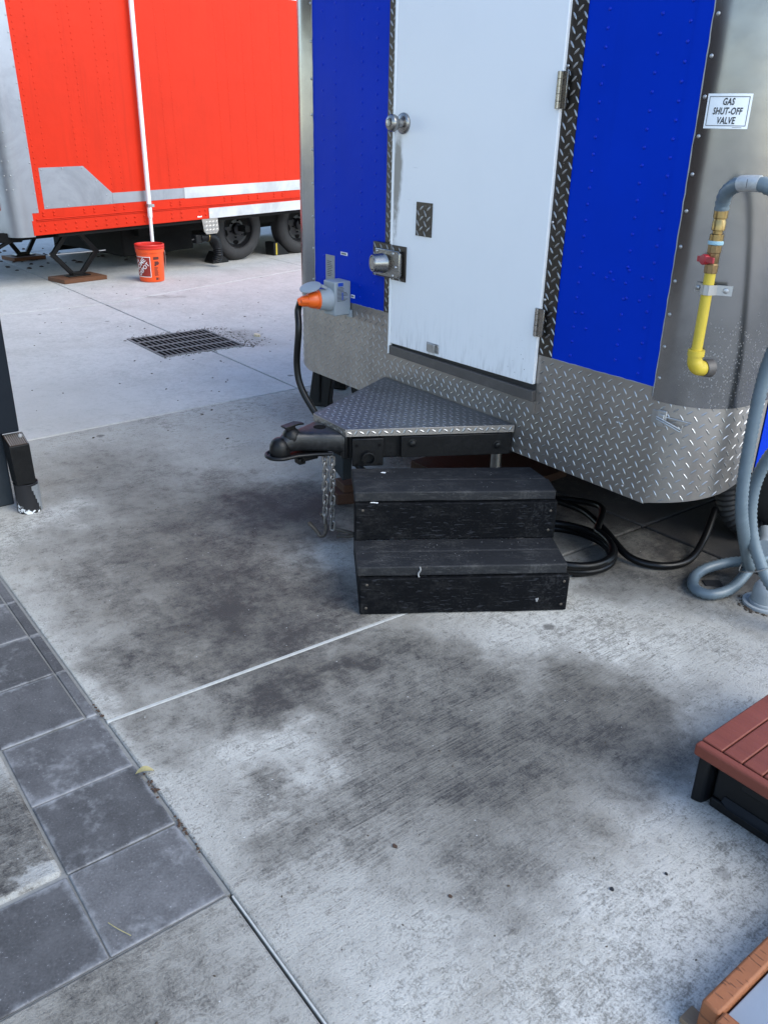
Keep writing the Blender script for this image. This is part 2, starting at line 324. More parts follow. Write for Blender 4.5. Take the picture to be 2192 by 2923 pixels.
# ------------------------------------------------------------------ mesh helpers
WM = {}                                     # world matrix of every thing and part
class MB:
    def __init__(s): s.v, s.f = [], []
    def add(s, vs, fs):
        o = len(s.v); s.v += [Vector(a) for a in vs]; s.f += [tuple(i + o for i in f) for f in fs]; return s
    def box(s, x0, x1, y0, y1, z0, z1, m=None):
        vs = [Vector((x, y, z)) for z in (z0, z1) for y in (y0, y1) for x in (x0, x1)]
        if m: vs = [m @ a for a in vs]
        return s.add(vs, [(0, 2, 3, 1), (4, 5, 7, 6), (0, 1, 5, 4), (2, 6, 7, 3), (0, 4, 6, 2), (1, 3, 7, 5)])
    def prism(s, poly, ext):
        n = len(poly); ext = Vector(ext); a = [Vector(p) for p in poly]
        s.add(a + [p + ext for p in a], [tuple(range(n))[::-1], tuple(range(n, 2*n))] + [(i, (i+1) % n, n + (i+1) % n, n + i) for i in range(n)]); return s
    def beam(s, p, q, w, h, up=(0, 0, 1)):
        p, q = Vector(p), Vector(q); d = (q - p).normalized(); u = Vector(up); side = d.cross(u).normalized(); u = side.cross(d)
        c = [side*(a*w/2) + u*(b*h/2) for a, b in ((-1, -1), (1, -1), (1, 1), (-1, 1))]
        return s.add([p + k for k in c] + [q + k for k in c], [(3, 2, 1, 0), (4, 5, 6, 7)] + [(i, (i+1) % 4, 4 + (i+1) % 4, 4 + i) for i in range(4)])
    def tube(s, path, r, seg=12, closed=False, caps=True):
        P = [Vector(p) for p in path]; n = len(P); rs = r if isinstance(r, (list, tuple)) else [r]*n
        T = []
        for i in range(n):
            a = P[(i-1) % n] if (closed or i > 0) else P[i]; b = P[(i+1) % n] if (closed or i < n-1) else P[i]
            T.append((b - a).normalized())
        t0 = T[0]; ref = Vector((0, 0, 1)) if abs(t0.z) < .9 else Vector((1, 0, 0))
        nrm = t0.cross(ref).normalized(); o = len(s.v)
        for i in range(n):
            nrm = (nrm - T[i]*nrm.dot(T[i])).normalized(); bn = T[i].cross(nrm)
            for k in range(seg):
                a = 2*math.pi*k/seg; s.v.append(P[i] + (nrm*math.cos(a) + bn*math.sin(a))*rs[i])
        for i in range(n if closed else n-1):
            j = (i+1) % n
            for k in range(seg):
                s.f.append((o + i*seg + k, o + i*seg + (k+1) % seg, o + j*seg + (k+1) % seg, o + j*seg + k))
        if caps and not closed:
            s.f.append(tuple(o + k for k in range(seg))[::-1]); s.f.append(tuple(o + (n-1)*seg + k for k in range(seg)))
        return s
    def lathe(s, prof, m=None, seg=24, cap0=True, cap1=True):
        m = m or Matrix(); o = len(s.v); n = len(prof)
        for r, z in prof:
            for k in range(seg):
                a = 2*math.pi*k/seg; s.v.append(m @ Vector((r*math.cos(a), r*math.sin(a), z)))
        for i in range(n-1):
            for k in range(seg):
                s.f.append((o + i*seg + k, o + i*seg + (k+1) % seg, o + (i+1)*seg + (k+1) % seg, o + (i+1)*seg + k))
        if cap0: s.f.append(tuple(o + k for k in range(seg))[::-1])
        if cap1: s.f.append(tuple(o + (n-1)*seg + k for k in range(seg)))
        return s
    def mesh(s, name, inv=None):
        me = bpy.data.meshes.new(name)
        me.from_pydata([(inv @ a) if inv else a for a in s.v], [], s.f); me.update()
        return me
    def build(s, name, mat, parent=None, smooth=35, bevel=0, bseg=2, label=None, kind=None, local=False):
        inv = None
        if parent is not None and not local: inv = WM[parent].inverted()
        me = s.mesh(name, inv)
        bm = bmesh.new(); bm.from_mesh(me); bmesh.ops.recalc_face_normals(bm, faces=bm.faces); bm.to_mesh(me); bm.free()
        return link(name, me, mat, parent, smooth, bevel, bseg, label, kind)

def link(name, me, mat, parent=None, smooth=35, bevel=0, bseg=2, label=None, kind=None):
    me.materials.clear(); me.materials.append(MAT[mat] if isinstance(mat, str) else mat)
    if smooth:
        for p in me.polygons: p.use_smooth = True
        me.set_sharp_from_angle(angle=R(smooth))
    o = bpy.data.objects.new(name, me); COL.objects.link(o)
    if parent is not None: o.parent = parent; WM[o] = WM[parent].copy()
    else: WM[o] = Matrix()
    if bevel:
        b = o.modifiers.new('bevel', 'BEVEL'); b.width = bevel; b.segments = bseg; b.limit_method = 'ANGLE'; b.angle_limit = R(40)
        b.harden_normals = False
    if label: o['label'] = label
    if kind: o['kind'] = kind
    return o

def tag(o, label, cat, group=None, kind=None):
    o['label'] = label
    if cat: o['category'] = cat
    if group: o['group'] = group
    if kind: o['kind'] = kind
    return o

def thing(name, label, cat, loc=(0, 0, 0), rz=0, group=None):
    o = bpy.data.objects.new(name, None); COL.objects.link(o); o.location = loc; o.rotation_euler = (0, 0, rz); o.empty_display_size = .1
    WM[o] = Matrix.Translation(loc) @ Matrix.Rotation(rz, 4, 'Z')
    return tag(o, label, cat, group)

def frame(p, n, up=(0, 0, 1)):
    """matrix at p whose +Z points along n"""
    n = Vector(n).normalized(); u = Vector(up)
    x = u.cross(n)
    if x.length < 1e-4: x = Vector((1, 0, 0)).cross(n)
    x.normalize(); y = n.cross(x)
    m = Matrix((x, y, n)).transposed().to_4x4(); m.translation = Vector(p); return m

def inst(name, me, parent, m_world):
    o = bpy.data.objects.new(name, me); COL.objects.link(o); o.parent = parent
    o.matrix_local = WM[parent].inverted() @ m_world; WM[o] = m_world.copy(); return o

def spline(pts, n=12):
    P = [Vector(p) for p in pts]; out = []
    P2 = [P[0]*2 - P[1]] + P + [P[-1]*2 - P[-2]]
    for i in range(1, len(P2)-2):
        a, b, c, d = P2[i-1], P2[i], P2[i+1], P2[i+2]
        for k in range(n):
            t = k/n
            out.append(.5*((2*b) + (c-a)*t + (2*a-5*b+4*c-d)*t*t + (3*b-a-3*c+d)*t**3))
    out.append(P[-1]); return out

def resample(path, step):
    out = [path[0]]; acc = 0
    for a, b in zip(path, path[1:]):
        L = (b-a).length
        while acc + L >= step and L > 0:
            t = (step-acc)/L; a = a.lerp(b, t); out.append(a.copy()); L = (b-a).length; acc = 0
        acc += L
    return out

def text_mesh(body, size, shear=0, offset=0, spacing=1.0):
    cu = bpy.data.curves.new('lettering', 'FONT'); cu.body = body; cu.size = size; cu.shear = shear; cu.offset = offset
    cu.align_x = 'CENTER'; cu.align_y = 'CENTER'; cu.space_character = spacing; cu.resolution_u = 3
    ob = bpy.data.objects.new('lettering', cu); COL.objects.link(ob)
    dg = bpy.context.evaluated_depsgraph_get(); me = bpy.data.meshes.new_from_object(ob.evaluated_get(dg))
    vs = [v.co.copy() for v in me.vertices]; fs = [tuple(p.vertices) for p in me.polygons]
    bpy.data.objects.remove(ob); bpy.data.curves.remove(cu); bpy.data.meshes.remove(me)
    return vs, fs

def lug_at(mb, p, tu, tv, n, ang, L=.012, w=.0028, h=.0013):
    a = tu*math.cos(ang) + tv*math.sin(ang); b = -tu*math.sin(ang) + tv*math.cos(ang)
    k = lambda i, j, z: p + a*(i*L) + b*(j*w) + n*z
    mb.add([k(-1, 0, 0), k(-.45, 1, 0), k(.45, 1, 0), k(1, 0, 0), k(.45, -1, 0), k(-.45, -1, 0), k(-.5, 0, h), k(.5, 0, h)],
           [(1, 2, 7, 6), (6, 7, 4, 5), (0, 1, 6), (0, 6, 5), (2, 3, 7), (7, 3, 4)])

def lugs(mb, surf, u0, u1, v0, v1, inside=None, pitch=.0225, L=.0140, w=.0029, h=.0018, a1=128, a2=40):
    """tread lugs in the usual basket pattern on surf(u, v) -> point, tangent u, tangent v, normal"""
    j = 0; v = v0 + .010
    while v < v1 - .006:
        u = u0 + .012 + (pitch if j % 2 else 0)
        while u < u1 - .006:
            if inside is None or inside(u, v):
                p, tu, tv, n = surf(u, v)
                lug_at(mb, p, tu, tv, n, R((a1 if j % 2 == 0 else a2) + random.uniform(-3, 3)), L*random.uniform(.94, 1.05), w, h)
            u += pitch*2
        v += pitch*.9; j += 1
    return mb

def dome_mesh(name, r, h, mat, seg=8):
    mb = MB(); mb.lathe([(r, 0), (r*.92, h*.45), (r*.6, h*.85), (r*.15, h)], None, seg, False, True)
    me = mb.mesh(name); me.materials.append(MAT[mat])
    for p in me.polygons: p.use_smooth = True
    return me

# ================================================================== SETTING
mb = MB(); mb.box(-220, 220, -220, 220, -.6, -.045)
ground = mb.build('ground', 'concrete_far', None, 0); ground['kind'] = 'structure'; ground['label'] = 'concrete yard beneath the trailers with dirt in its joints'

def inset(poly, d):
    n = len(poly); out = []
    P = [Vector(p).to_2d() if len(p) > 2 else Vector(p) for p in poly]
    for i in range(n):
        a, b, c = P[i-1], P[i], P[(i+1) % n]
        d1 = (b-a).normalized(); d2 = (c-b).normalized()
        n1 = Vector((-d1.y, d1.x)); n2 = Vector((-d2.y, d2.x))
        k = (n1 + n2); k = k/(1 + n1.dot(n2)); out.append(b + k*d)
    return out

def slab(poly, mat, gap=.006, z=0.0, bevel=.007, name='concrete_slab'):
    q = inset(poly, gap); mb = MB(); mb.prism([(p.x, p.y, -.044) for p in q], (0, 0, .044 + z))
    return mb.build(name, mat, ground, 30, bevel, 2)

YC = {-20: 2.9, -12: 2.9, -8.12: 2.92, -4.66: 2.925, -1.955: 3.033, .7: 3.07, 4: 3.1}
xr = lambda k: {'A': (-8.10, -8.12, -9.05), 'B': (-4.60, -4.66, -4.7), 'J': (-2.045, -1.955, -1.87), 'E': (.7, .7, .7), 'F': (4, 4, 4), 'Z': (-12, -12, -12.4), 'Y': (-20, -20, -20)}[k]
yc = lambda k: {'Y': 2.9, 'Z': 2.9, 'A': 2.92, 'B': 2.925, 'J': 3.033, 'E': 3.07, 'F': 3.1}[k]
names = ['Y', 'Z', 'A', 'B', 'J', 'E', 'F']
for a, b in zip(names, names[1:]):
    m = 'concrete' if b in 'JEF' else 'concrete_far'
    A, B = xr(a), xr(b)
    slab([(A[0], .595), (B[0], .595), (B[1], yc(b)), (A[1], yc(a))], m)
    slab([(A[1], yc(a)), (B[1], yc(b)), (B[2], 5.9), (A[2], 5.9)], m)
    slab([(A[2], 5.9), (B[2], 5.9), (B[2], 9.2), (A[2], 9.2)], m)
    slab([(A[2], 9.2), (B[2], 9.2), (B[2], 14), (A[2], 14)], m)
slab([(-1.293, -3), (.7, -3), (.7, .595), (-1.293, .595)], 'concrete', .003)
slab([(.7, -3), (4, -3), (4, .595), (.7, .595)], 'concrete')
slab([(-20, -3), (-8.1, -3), (-8.1, .595), (-20, .595)], 'concrete_far')
slab([(-8.1, -3), (-3.72, -3), (-3.72, .595), (-8.1, .595)], 'concrete_far')
slab([(-3.72, -3), (-1.566, -3), (-1.566, .318), (-3.72, .318)], 'concrete_pad', .006, .004, .012)

# pale mortar in the tooled joint before the steps and in the joint by the pavers
mb = MB()
pj = [(-2.045, .60), (-2.008, 1.6), (-2.0, 1.85)]
for (a, b) in zip(pj, pj[1:]):
    mb.beam((a[0], a[1], -.010), (b[0], b[1], -.010), .013, .02)
mb.build('joint_mortar', 'sealant', ground, 0, .002)
mb = MB(); mb.beam((-1.28, .5985, -.006), (.6, .5985, -.006), .0045, .010); mb.build('joint_mortar', 'sealant', ground, 0)

# pavers: each one a piece of its own
mb = MB(); mb.box(-3.72, -1.293, -.6, .60, -.05, -.0075); bed = mb.build('paver_border', 'sand', None, 0); bed['kind'] = 'structure'; bed['label'] = 'border of square charcoal pavers along the concrete slab'
def paver(x0, x1, y0, y1, z=0.0):
    g = .0019; cx, cy = (x0+x1)/2, (y0+y1)/2; hx, hy = (x1-x0)/2-g, (y1-y0)/2-g
    mb = MB(); mb.box(-hx, hx, -hy, hy, -.0073, 0)
    me = mb.mesh('paver'); o = link('paver', me, 'paver', bed, 30, .0035, 2)
    o.location = (cx, cy, z); o.rotation_euler = (random.uniform(-.006, .006), random.uniform(-.006, .006), random.uniform(-.006, .006))
xs = [-1.293, -1.561, -1.826, -2.098, -2.372, -2.638, -2.905, -3.172, -3.44, -3.71]
for i, (b, a) in enumerate(zip(xs, xs[1:])):
    z = random.uniform(-.003, .002)
    if a > -2.2: paver(a, b, .318, .592, z)
    else:
        paver(a, b, .318, .556, z); paver(a, b, .558, .593, z - .002)
for j in range(4): paver(-1.561, -1.293, .318 - .28*(j+1), .318 - .28*j, random.uniform(-.003, .001))

# ================================================================== BLUE TRAILER
XL, XR, RC, YF = -3.9, -1.37, .2, 2.4
LF = (XR-RC) - (XL+RC); LA = math.pi*RC/2
def plan(u, off=0.0):
    """point and outward normal on the trailer's outline; u = 0 where the front flat starts on the left"""
    if u < -LA: n = Vector((-1, 0, 0)); p = Vector((XL, YF+RC+(-LA-u), 0))
    elif u < 0:
        a = -u/RC; n = Vector((-math.sin(a), -math.cos(a), 0)); p = Vector((XL+RC, YF+RC, 0)) + n*RC
    elif u <= LF: n = Vector((0, -1, 0)); p = Vector((XL+RC+u, YF, 0))
    elif u <= LF+LA:
        a = (u-LF)/RC; n = Vector((math.sin(a), -math.cos(a), 0)); p = Vector((XR-RC, YF+RC, 0)) + n*RC
    else: n = Vector((1, 0, 0)); p = Vector((XR, YF+RC+(u-LF-LA), 0))
    return p + n*off, n
U = lambda x: x - (XL+RC)
def usamples(u0, u1):
    us = {u0, u1}
    for lo, hi, n in ((-LA, 0, 14), (LF, LF+LA, 14)):
        for i in range(n+1):
            u = lo + (hi-lo)*i/n
            if u0 < u < u1: us.add(u)
    return sorted(us)
def sheet(u0, u1, zb, zt, off, th=.003, extra=()):
    fb = zb if callable(zb) else (lambda u: zb); ft = zt if callable(zt) else (lambda u: zt)
    us = sorted(set(usamples(u0, u1)) | {e for e in extra if u0 < e < u1}); mb = MB(); vs = []
    for u in us:
        po, n = plan(u, off); pi, _ = plan(u, off-th)
        vs += [po + Vector((0, 0, fb(u))), po + Vector((0, 0, ft(u))), pi + Vector((0, 0, ft(u))), pi + Vector((0, 0, fb(u)))]
    fs = []
    for i in range(len(us)-1):
        a, b = 4*i, 4*i+4
        fs += [(a+k, b+k, b+(k+1) % 4, a+(k+1) % 4) for k in range(4)]
    e = 4*(len(us)-1); fs += [(0, 1, 2, 3), (e+3, e+2, e+1, e)]
    return mb.add(vs, fs)
def surf_wall(off):
    def f(u, v):
        p, n = plan(u, off); tu = Vector((-n.y, n.x, 0)); return p + Vector((0, 0, v)), tu, Vector((0, 0, 1)), n
    return f

BT = thing('food_trailer', 'blue food trailer with white door, tread plate skirt and black tow hitch', 'food trailer', (-2.63, 2.4, 0))
TOP = 2.75
body = sheet(-LA-4.6, LF+LA+4.6, .50, TOP, -.012, .02).build('body_shell', 'dark', BT)
mb = MB(); mb.box(XL+.02, XR-.02, YF+.22, 7.15, .47, .53); mb.box(XL+RC, XR-RC, YF+.02, YF+.22, .47, .53); mb.box(XL+.03, XR-.03, YF+.22, 7.15, TOP-.02, TOP); mb.box(XL+RC, XR-RC, YF+.02, YF+.22, TOP-.02, TOP)
mb.box(XL+.02, XR-.02, 7.1, 7.14, .5, TOP)
mb.build('floor_and_roof', 'dark', BT)
mb = MB(); mb.beam((-3.4, 2.5, .42), (-3.4, 7.1, .42), .06, .1); mb.beam((-1.85, 2.5, .42), (-1.85, 7.1, .42), .06, .1)
for y in (2.9, 3.5, 4.1): mb.beam((XL+.05, y, .45), (XR-.05, y, .45), .05, .05)
mb.build('chassis', 'black_paint', BT, 30)
mb = MB(); mb.box(-3.5, -1.75, 3.75, 6.6, .10, .47); mb.build('underfloor_light_blocker', 'dark', BT, 30, .03)  # added box that blocks light from under the floor
mb = MB(); mb.box(XL+.03, XL+.05, 3.5, 7.1, .03, .5); mb.build('side_light_blocker', 'dark', BT, 30)  # unseen panel added to keep light out from the far side
mb = MB(); mb.box(XL+.06, XR-.06, 7.06, 7.09, .03, .5); mb.build('rear_light_blocker', 'dark', BT, 30)  # unseen panel added to keep light out from behind

# skirt of tread plate wrapped round both corners, its lower edge sweeping up behind them
def skirt_bot(u):
    if u > LF: return .415 + .075*min(1, (u-LF)/LA)**.8 + max(0, u-LF-LA)*.22
    if u < 0: return .415 + .06*min(1, -u/LA) + max(0, -u-LA)*.2
    return .415
def skirt_top(u): return .832 if 0.05 < u < LF-.03 else .80
sk = sheet(-LA-.12, LF+LA+.14, skirt_bot, skirt_top, 0, .003, (.05, .0501, LF-.03, LF-.0301)).build('skirt', 'plate', BT)
plat_poly = [(-3.057, 2.4), (-2.77, 1.81), (-2.531, 1.805), (-2.204, 2.4)]
def skirt_in(u, v):
    if v < skirt_bot(u)+.006 or v > skirt_top(u)-.006: return False
    x = plan(u)[0].x if 0 <= u <= LF else None
    if x is not None and -3.06 < x < -2.2 and .47 < v < .545: return False
    if x is not None and -3.01 < x < -2.10 and v > .60: return False
    if x is not None and -3.5 < x < -3.33 and v > .76: return False
    return True
lugs(MB(), surf_wall(0), -LA, LF+LA+.13, .415, .832, skirt_in, .0225).build('tread_lugs', 'lug', sk, 0, kind='stuff')

# blue wall panels with their rivets
riv_blue = dome_mesh('rivet', .0058, .0042, 'blue_rivet'); riv_alu = dome_mesh('rivet', .0062, .004, 'galv')
pl = sheet(U(-3.64), U(-3.062), .832, TOP, .002, .003).build('wall_panel', 'blue', BT)
pr = sheet(U(-2.050), U(-1.584), .832, TOP, .002, .003).build('wall_panel', 'blue', BT)
def wall_rivet(me, parent, u, z, off):
    p, n = plan(u, off); inst('rivet', me, parent, frame(p + Vector((0, 0, z)), n))
for xx, z0 in ((-1.961, .862), (-1.763, .888), (-1.664, .862)):
    z = z0
    while z < 2.2:
        wall_rivet(riv_blue, pr, U(xx), z, .002); z += .0519
for xx, zz in ((-1.845, 1.155), (-1.83, 1.175), (-1.815, 1.15), (-1.70, 1.175), (-1.755, 1.19), (-1.752, 1.10), (-1.70, 1.10), (-1.9, 1.16), (-1.905, .97), (-1.93, 1.02)): wall_rivet(riv_blue, pr, U(xx), zz, .002)
for xx, z0 in ((-3.453, 1.10), (-3.252, .87), (-3.146, .9), (-3.554, .92)):
    z = z0
    while z < 2.25:
        wall_rivet(riv_blue, pl, U(xx), z, .002); z += .0519 if xx > -3.5 else .104

mb = MB(); mb.box(-1.645, -1.592, YF-.0042, YF-.0021, .834, TOP); mb.build('lap_seam', 'blue', pr, 0)
# rounded aluminium corners
cr = sheet(U(-1.592), LF+LA+.16, .79, TOP, .004, .003).build('corner_sheet', 'alu', BT)
cl = sheet(-LA-.16, U(-3.634), .80, TOP, .004, .003).build('corner_sheet', 'alu', BT)
z = .867
while z < 2.2: wall_rivet(riv_alu, cr, U(-1.577), z, .004); z += .1045
z = .9
while z < 2.3: wall_rivet(riv_alu, cl, U(-3.645), z, .004); z += .15
sheet(LF+LA+.15, LF+LA+4.6, .52, TOP, .001, .003).build('side_panel', 'blue', BT)
# caulk bead where the blue paint meets the skirt and the corners
def bead(p, q, n):
    P = []; mb = MB()
    for i in range(n+1): P.append(Vector(p).lerp(Vector(q), i/n) + Vector((random.uniform(-.0012, .0012), 0, random.uniform(-.0012, .0012))))
    mb.tube(P, [.0012 + random.uniform(0, .0012) for _ in P], 6); mb.build('sealant_bead', 'caulk', BT)
bead((-1.592, YF-.004, .80), (-1.592, YF-.004, 2.4), 60); bead((-3.634, YF-.004, .83), (-3.634, YF-.004, 2.4), 60)
bead((-2.05, YF-.003, .832), (-1.59, YF-.003, .832), 20); bead((-3.30, YF-.003, .832), (-3.06, YF-.003, .832), 14)

# tread plate trims either side of the door
for x0, x1, dk in ((-3.066, -2.999, 'plate_dark'), (-2.112, -2.046, 'plate_dark')):
    t_ = sheet(U(x0), U(x1), .834, TOP, .005, .003).build('door_trim', dk, BT)
    lugs(MB(), surf_wall(.005), U(x0)+.002, U(x1)+.004, .84, 2.35, lambda u, v: not (x0 < -3 and .98 < v < 1.14), .0225, .0150, .0036, .0018).build('tread_lugs', 'lug', t_, 0, kind='stuff')
mb = MB(); mb.box(-3.010, -2.998, YF-.022, YF, .655, TOP); mb.build('door_jamb', 'white', BT, 30, .002)
# door
mb = MB(); mb.prism([(-2.998, YF-.018, .704), (-2.114, YF-.018, .718), (-2.114, YF-.018, 2.62), (-2.998, YF-.018, 2.62)], (0, .016, 0))
door = mb.build('door', 'door', BT, 30, .003)
mb = MB(); mb.box(-2.998, -2.11, YF-.006, YF-.001, .66, .72); mb.build('door_gap_shade', 'rubber', BT, 0)  # black strip painting the shade in the gap below the door
mb = MB(); mb.box(-3.0, -2.108, YF-.022, YF-.0005, .652, .694); mb.build('door_sill', 'sill', BT, 30, .002)
# folded plate lip below the sill
lip = sheet(U(-3.005), U(-2.104), .602, .651, .012, .011).build('sill_plate', 'plate', BT)
lugs(MB(), surf_wall(.012), U(-3.0), U(-2.107), .602, .651, None, .0225).build('tread_lugs', 'lug', lip, 0, kind='stuff')
# small tread plate patch on the door
mb = MB(); mb.box(-2.839, -2.739, YF-.0215, YF-.0175, 1.193, 1.326); pt = mb.build('tread_plate_patch', 'plate_dark', door, 0)
lugs(MB(), surf_wall(.0215), U(-2.839), U(-2.736), 1.193, 1.326, None, .0225, .0160, .0040, .0018).build('tread_lugs', 'lug', pt, 0, kind='stuff')
# knob
k = frame((-2.94, YF-.018, 1.62), (0, -1, 0)); mb = MB()
mb.lathe([(.040, 0), (.041, .004), (.039, .010), (.030, .014), (.018, .018), (.015, .034), (.021, .041), (.030, .048), (.0335, .058), (.032, .069), (.026, .077), (.014, .080), (.013, .078)], k, 28)
knob = mb.build('door_knob', 'nickel', door, 50)
mb = MB(); mb.lathe([(.012, .0785), (.012, .082), (.010, .0825)], k, 18); mb.build('key_cylinder', 'galv', knob, 40)
# hinges on the right edge
for z0, z1 in ((1.672, 1.785), (.905, 1.008)):
    h = MB(); h.box(-2.130, -2.085, YF-.026, YF-.0185, z0, z1)
    hg = h.build('hinge', 'nickel', door, 30, .001)
    for i in range(5):
        a = z0 + (z1-z0)*i/5; q = MB(); q.tube([(-2.116, YF-.029, a+.0008), (-2.116, YF-.029, a+(z1-z0)/5-.0008)], .0062, 10); q.build('hinge_knuckle', 'nickel', hg, 40)
mb = MB()
for zz in (1.80, 1.31, 1.04): mb.lathe([(.006, 0), (.005, .003), (.002, .005)], frame((-2.103, YF-.008, zz), (0, -1, 0)), 8)
mb.build('screws', 'galv', BT, 50)
# catch bracket low on the door
h = MB(); h.box(-2.738, -2.660, YF-.022, YF-.0185, .722, .762); h.box(-2.722, -2.676, YF-.034, YF-.022, .724, .760); ct = h.build('catch_bracket', 'galv', door, 30, .0015)
h = MB()
for xx in (-2.731, -2.667):
    for zz in (.732, .752): h.lathe([(.004, 0), (.003, .002)], frame((xx, YF-.022, zz), (0, -1, 0)), 8)
h.build('screws', 'nickel', ct, 40)
# round shrouded lock with its two backing plates
lk = MB(); lk.box(-3.126, -3.0, YF-.026, YF-.006, .994, 1.140); lkp = lk.build('lock_plate', 'plate_dark', BT, 30, .0015)
lugs(MB(), surf_wall(.026), U(-3.126), U(-3.0), .994, 1.14, lambda u, v: v > 1.105 or u < U(-3.10), .0225).build('tread_lugs', 'lug', lkp, 0, kind='stuff')
lk = MB(); lk.box(-3.0+.004, -2.896, YF-.024, YF-.0183, .990, 1.138); lkp2 = lk.build('lock_plate', 'plate_dark', door, 30, .0015)
lugs(MB(), surf_wall(.024), U(-2.995), U(-2.893), .99, 1.138, lambda u, v: v > 1.11 or v < 1.01 or u > U(-2.915), .0225).build('tread_lugs', 'lug', lkp2, 0, kind='stuff')
lk = MB(); lk.prism([(-3.086, YF-.046, 1.118), (-2.925, YF-.046, 1.118), (-2.912, YF-.046, 1.108), (-2.912, YF-.046, 1.012), (-2.925, YF-.046, 1.002), (-3.086, YF-.046, 1.002)], (0, .02, 0))
k = frame((-3.035, YF-.046, 1.058), (-.25, -1, 0))
lock = lk.build('hasp_shield', 'nickel', BT, 30, .004)
lk = MB(); lk.lathe([(.050, -.012), (.042, .002), (.038, .040), (.035, .046), (.031, .046), (.030, .030)], k, 32, True, True); lk.build('lock_shroud', 'nickel', lock, 40)
lk = MB(); lk.lathe([(.029, .02), (.029, .044), (.026, .047)], k, 28); lk.build('puck_padlock', 'nickel', lock, 40)
lk = MB()
for xx, zz in ((-3.07, 1.105), (-2.955, 1.105), (-2.935, 1.05), (-2.955, 1.012)): lk.lathe([(.007, 0), (.0065, .003), (.003, .006)], frame((xx, YF-.046, zz), (0, -1, 0)), 10)
lk.build('bolts', 'galv', lock, 50)
# weathered label strip and small white stickers on the left panel
mb = MB(); mb.box(-3.537, -3.462, YF-.0045, YF-.002, .90, 1.034); ls = mb.build('label_strip', 'caulk', BT, 0)
mb = MB()
for i in range(9): mb.box(-3.522, -3.522+random.uniform(.03, .048), YF-.0052, YF-.0045, .935+i*.0085, .9375+i*.0085)
mb.build('printed_lines', 'ink', ls, 0)
for (x0, x1, z0, z1) in ((-3.411, -3.356, 1.046, 1.060), (-3.324, -3.296, .857, .872)):
    mb = MB(); mb.box(x0, x1, YF-.0035, YF-.002, z0, z1); st = mb.build('white_sticker', 'white', BT, 0)
    mb = MB()
    w = (x1-x0)
    for i in range(7 if w > .04 else 3): mb.box(x0+w*(.12+i*.76/(7 if w > .04 else 3)), x0+w*(.12+(i+.65)*.76/(7 if w > .04 else 3)), YF-.0042, YF-.0035, z0+.003, z1-.003)
    mb.build('printed_word', 'ink', st, 0)
# gas sign wrapped on the corner
sg = sheet(U(-1.565), 2.256, 1.62, 1.711, .0065, .002).build('gas_sign', 'white', BT)
uc = (U(-1.565)+2.256)/2
def on_sign(vs, fs, du, dz, off=.0072):
    mb = MB(); out = []
    for v in vs:
        p, n = plan(uc + du + v.x, off); out.append(p + Vector((0, 0, 1.6655 + dz + v.y)))
    return mb.add(out, fs)
for body_, dz in (('GAS', .024), ('SHUT-OFF', -.0005), ('VALVE', -.025)):
    vs_, fs_ = text_mesh(body_, .0250, .16, .0006, 1.05)
    on_sign([Vector((v.x*.66, v.y, 0)) for v in vs_], fs_, 0, dz).build('lettering', 'ink', sg, 0)
mb = MB(); hu, hz, t_ = .0545, .0385, .0016
for (a, b, c, d) in ((-hu, hu, hz-t_, hz), (-hu, hu, -hz, -hz+t_), (-hu, -hu+t_, -hz, hz), (hu-t_, hu, -hz, hz)):
    n_ = 10; vs_ = []; fs_ = []
    for i in range(n_+1):
        vs_ += [Vector((a+(b-a)*i/n_, c, 0)), Vector((a+(b-a)*i/n_, d, 0))]
        if i: fs_.append((2*i-2, 2*i, 2*i+1, 2*i-1))
    q = on_sign(vs_, fs_, 0, 0); mb.add(q.v, q.f)
mb.build('sign_border', 'ink', sg, 0)
vs_, fs_ = text_mesh('...................', .006); 
mb = MB(); vs_ = [Vector((.02, -.0425, 0)), Vector((.045, -.0425, 0)), Vector((.045, -.0415, 0)), Vector((.02, -.0415, 0))]; on_sign(vs_, [(0, 1, 2, 3)], 0, 0).build('small_print', 'ink', sg, 0)
# hasp latch on the skirt corner
S0 = surf_wall(.003)
def wall_box(mb, u0, u1, z0, z1, o0, o1):
    vs = []
    for o in (o0, o1):
        for (u, z) in ((u0, z0), (u1, z0), (u1, z1), (u0, z1)):
            p, n = plan(u, o); vs.append(p + Vector((0, 0, z)))
    return mb.add(vs, [(3, 2, 1, 0), (4, 5, 6, 7), (0, 1, 5, 4), (1, 2, 6, 5), (2, 3, 7, 6), (3, 0, 4, 7)])
def wp(u, z, o): return plan(u, o)[0] + Vector((0, 0, z))
mb = MB(); wall_box(mb, U(-1.582), U(-1.558), .715, .758, .002, .006); la = mb.build('hasp_latch', 'galv', BT, 30, .001)
mb = MB(); wall_box(mb, U(-1.558), U(-1.528), .708, .764, .002, .012); wall_box(mb, U(-1.553), U(-1.533), .716, .752, .012, .018); mb.build('latch_body', 'galv', la, 30, .002)
mb = MB(); mb.tube([wp(U(-1.556), .742, .02), wp(U(-1.51), .728, .02), wp(U(-1.475), .712, .018), wp(U(-1.474), .73, .014)], .003, 8); mb.tube([wp(U(-1.556), .735, .02), wp(U(-1.51), .721, .02), wp(U(-1.478), .706, .018)], .003, 8)
mb.tube([wp(U(-1.53), .744, .008), wp(U(-1.45), .737, .008)], .0022, 8); mb.build('latch_bail', 'galv', la, 40)
mb = MB()
for (x_, z_) in ((-1.72, .69), (-1.70, .70), (-1.72, .672), (-1.70, .672), (-1.78, .60), (-1.66, .45), (-2.17, .48), (-2.18, .62), (-1.9, .72)): mb.lathe([(.005, 0), (.0045, .003), (.002, .0045)], frame((x_, YF, z_), (0, -1, 0)), 10)
mb.build('skirt_screws', 'galv', sk, 50)

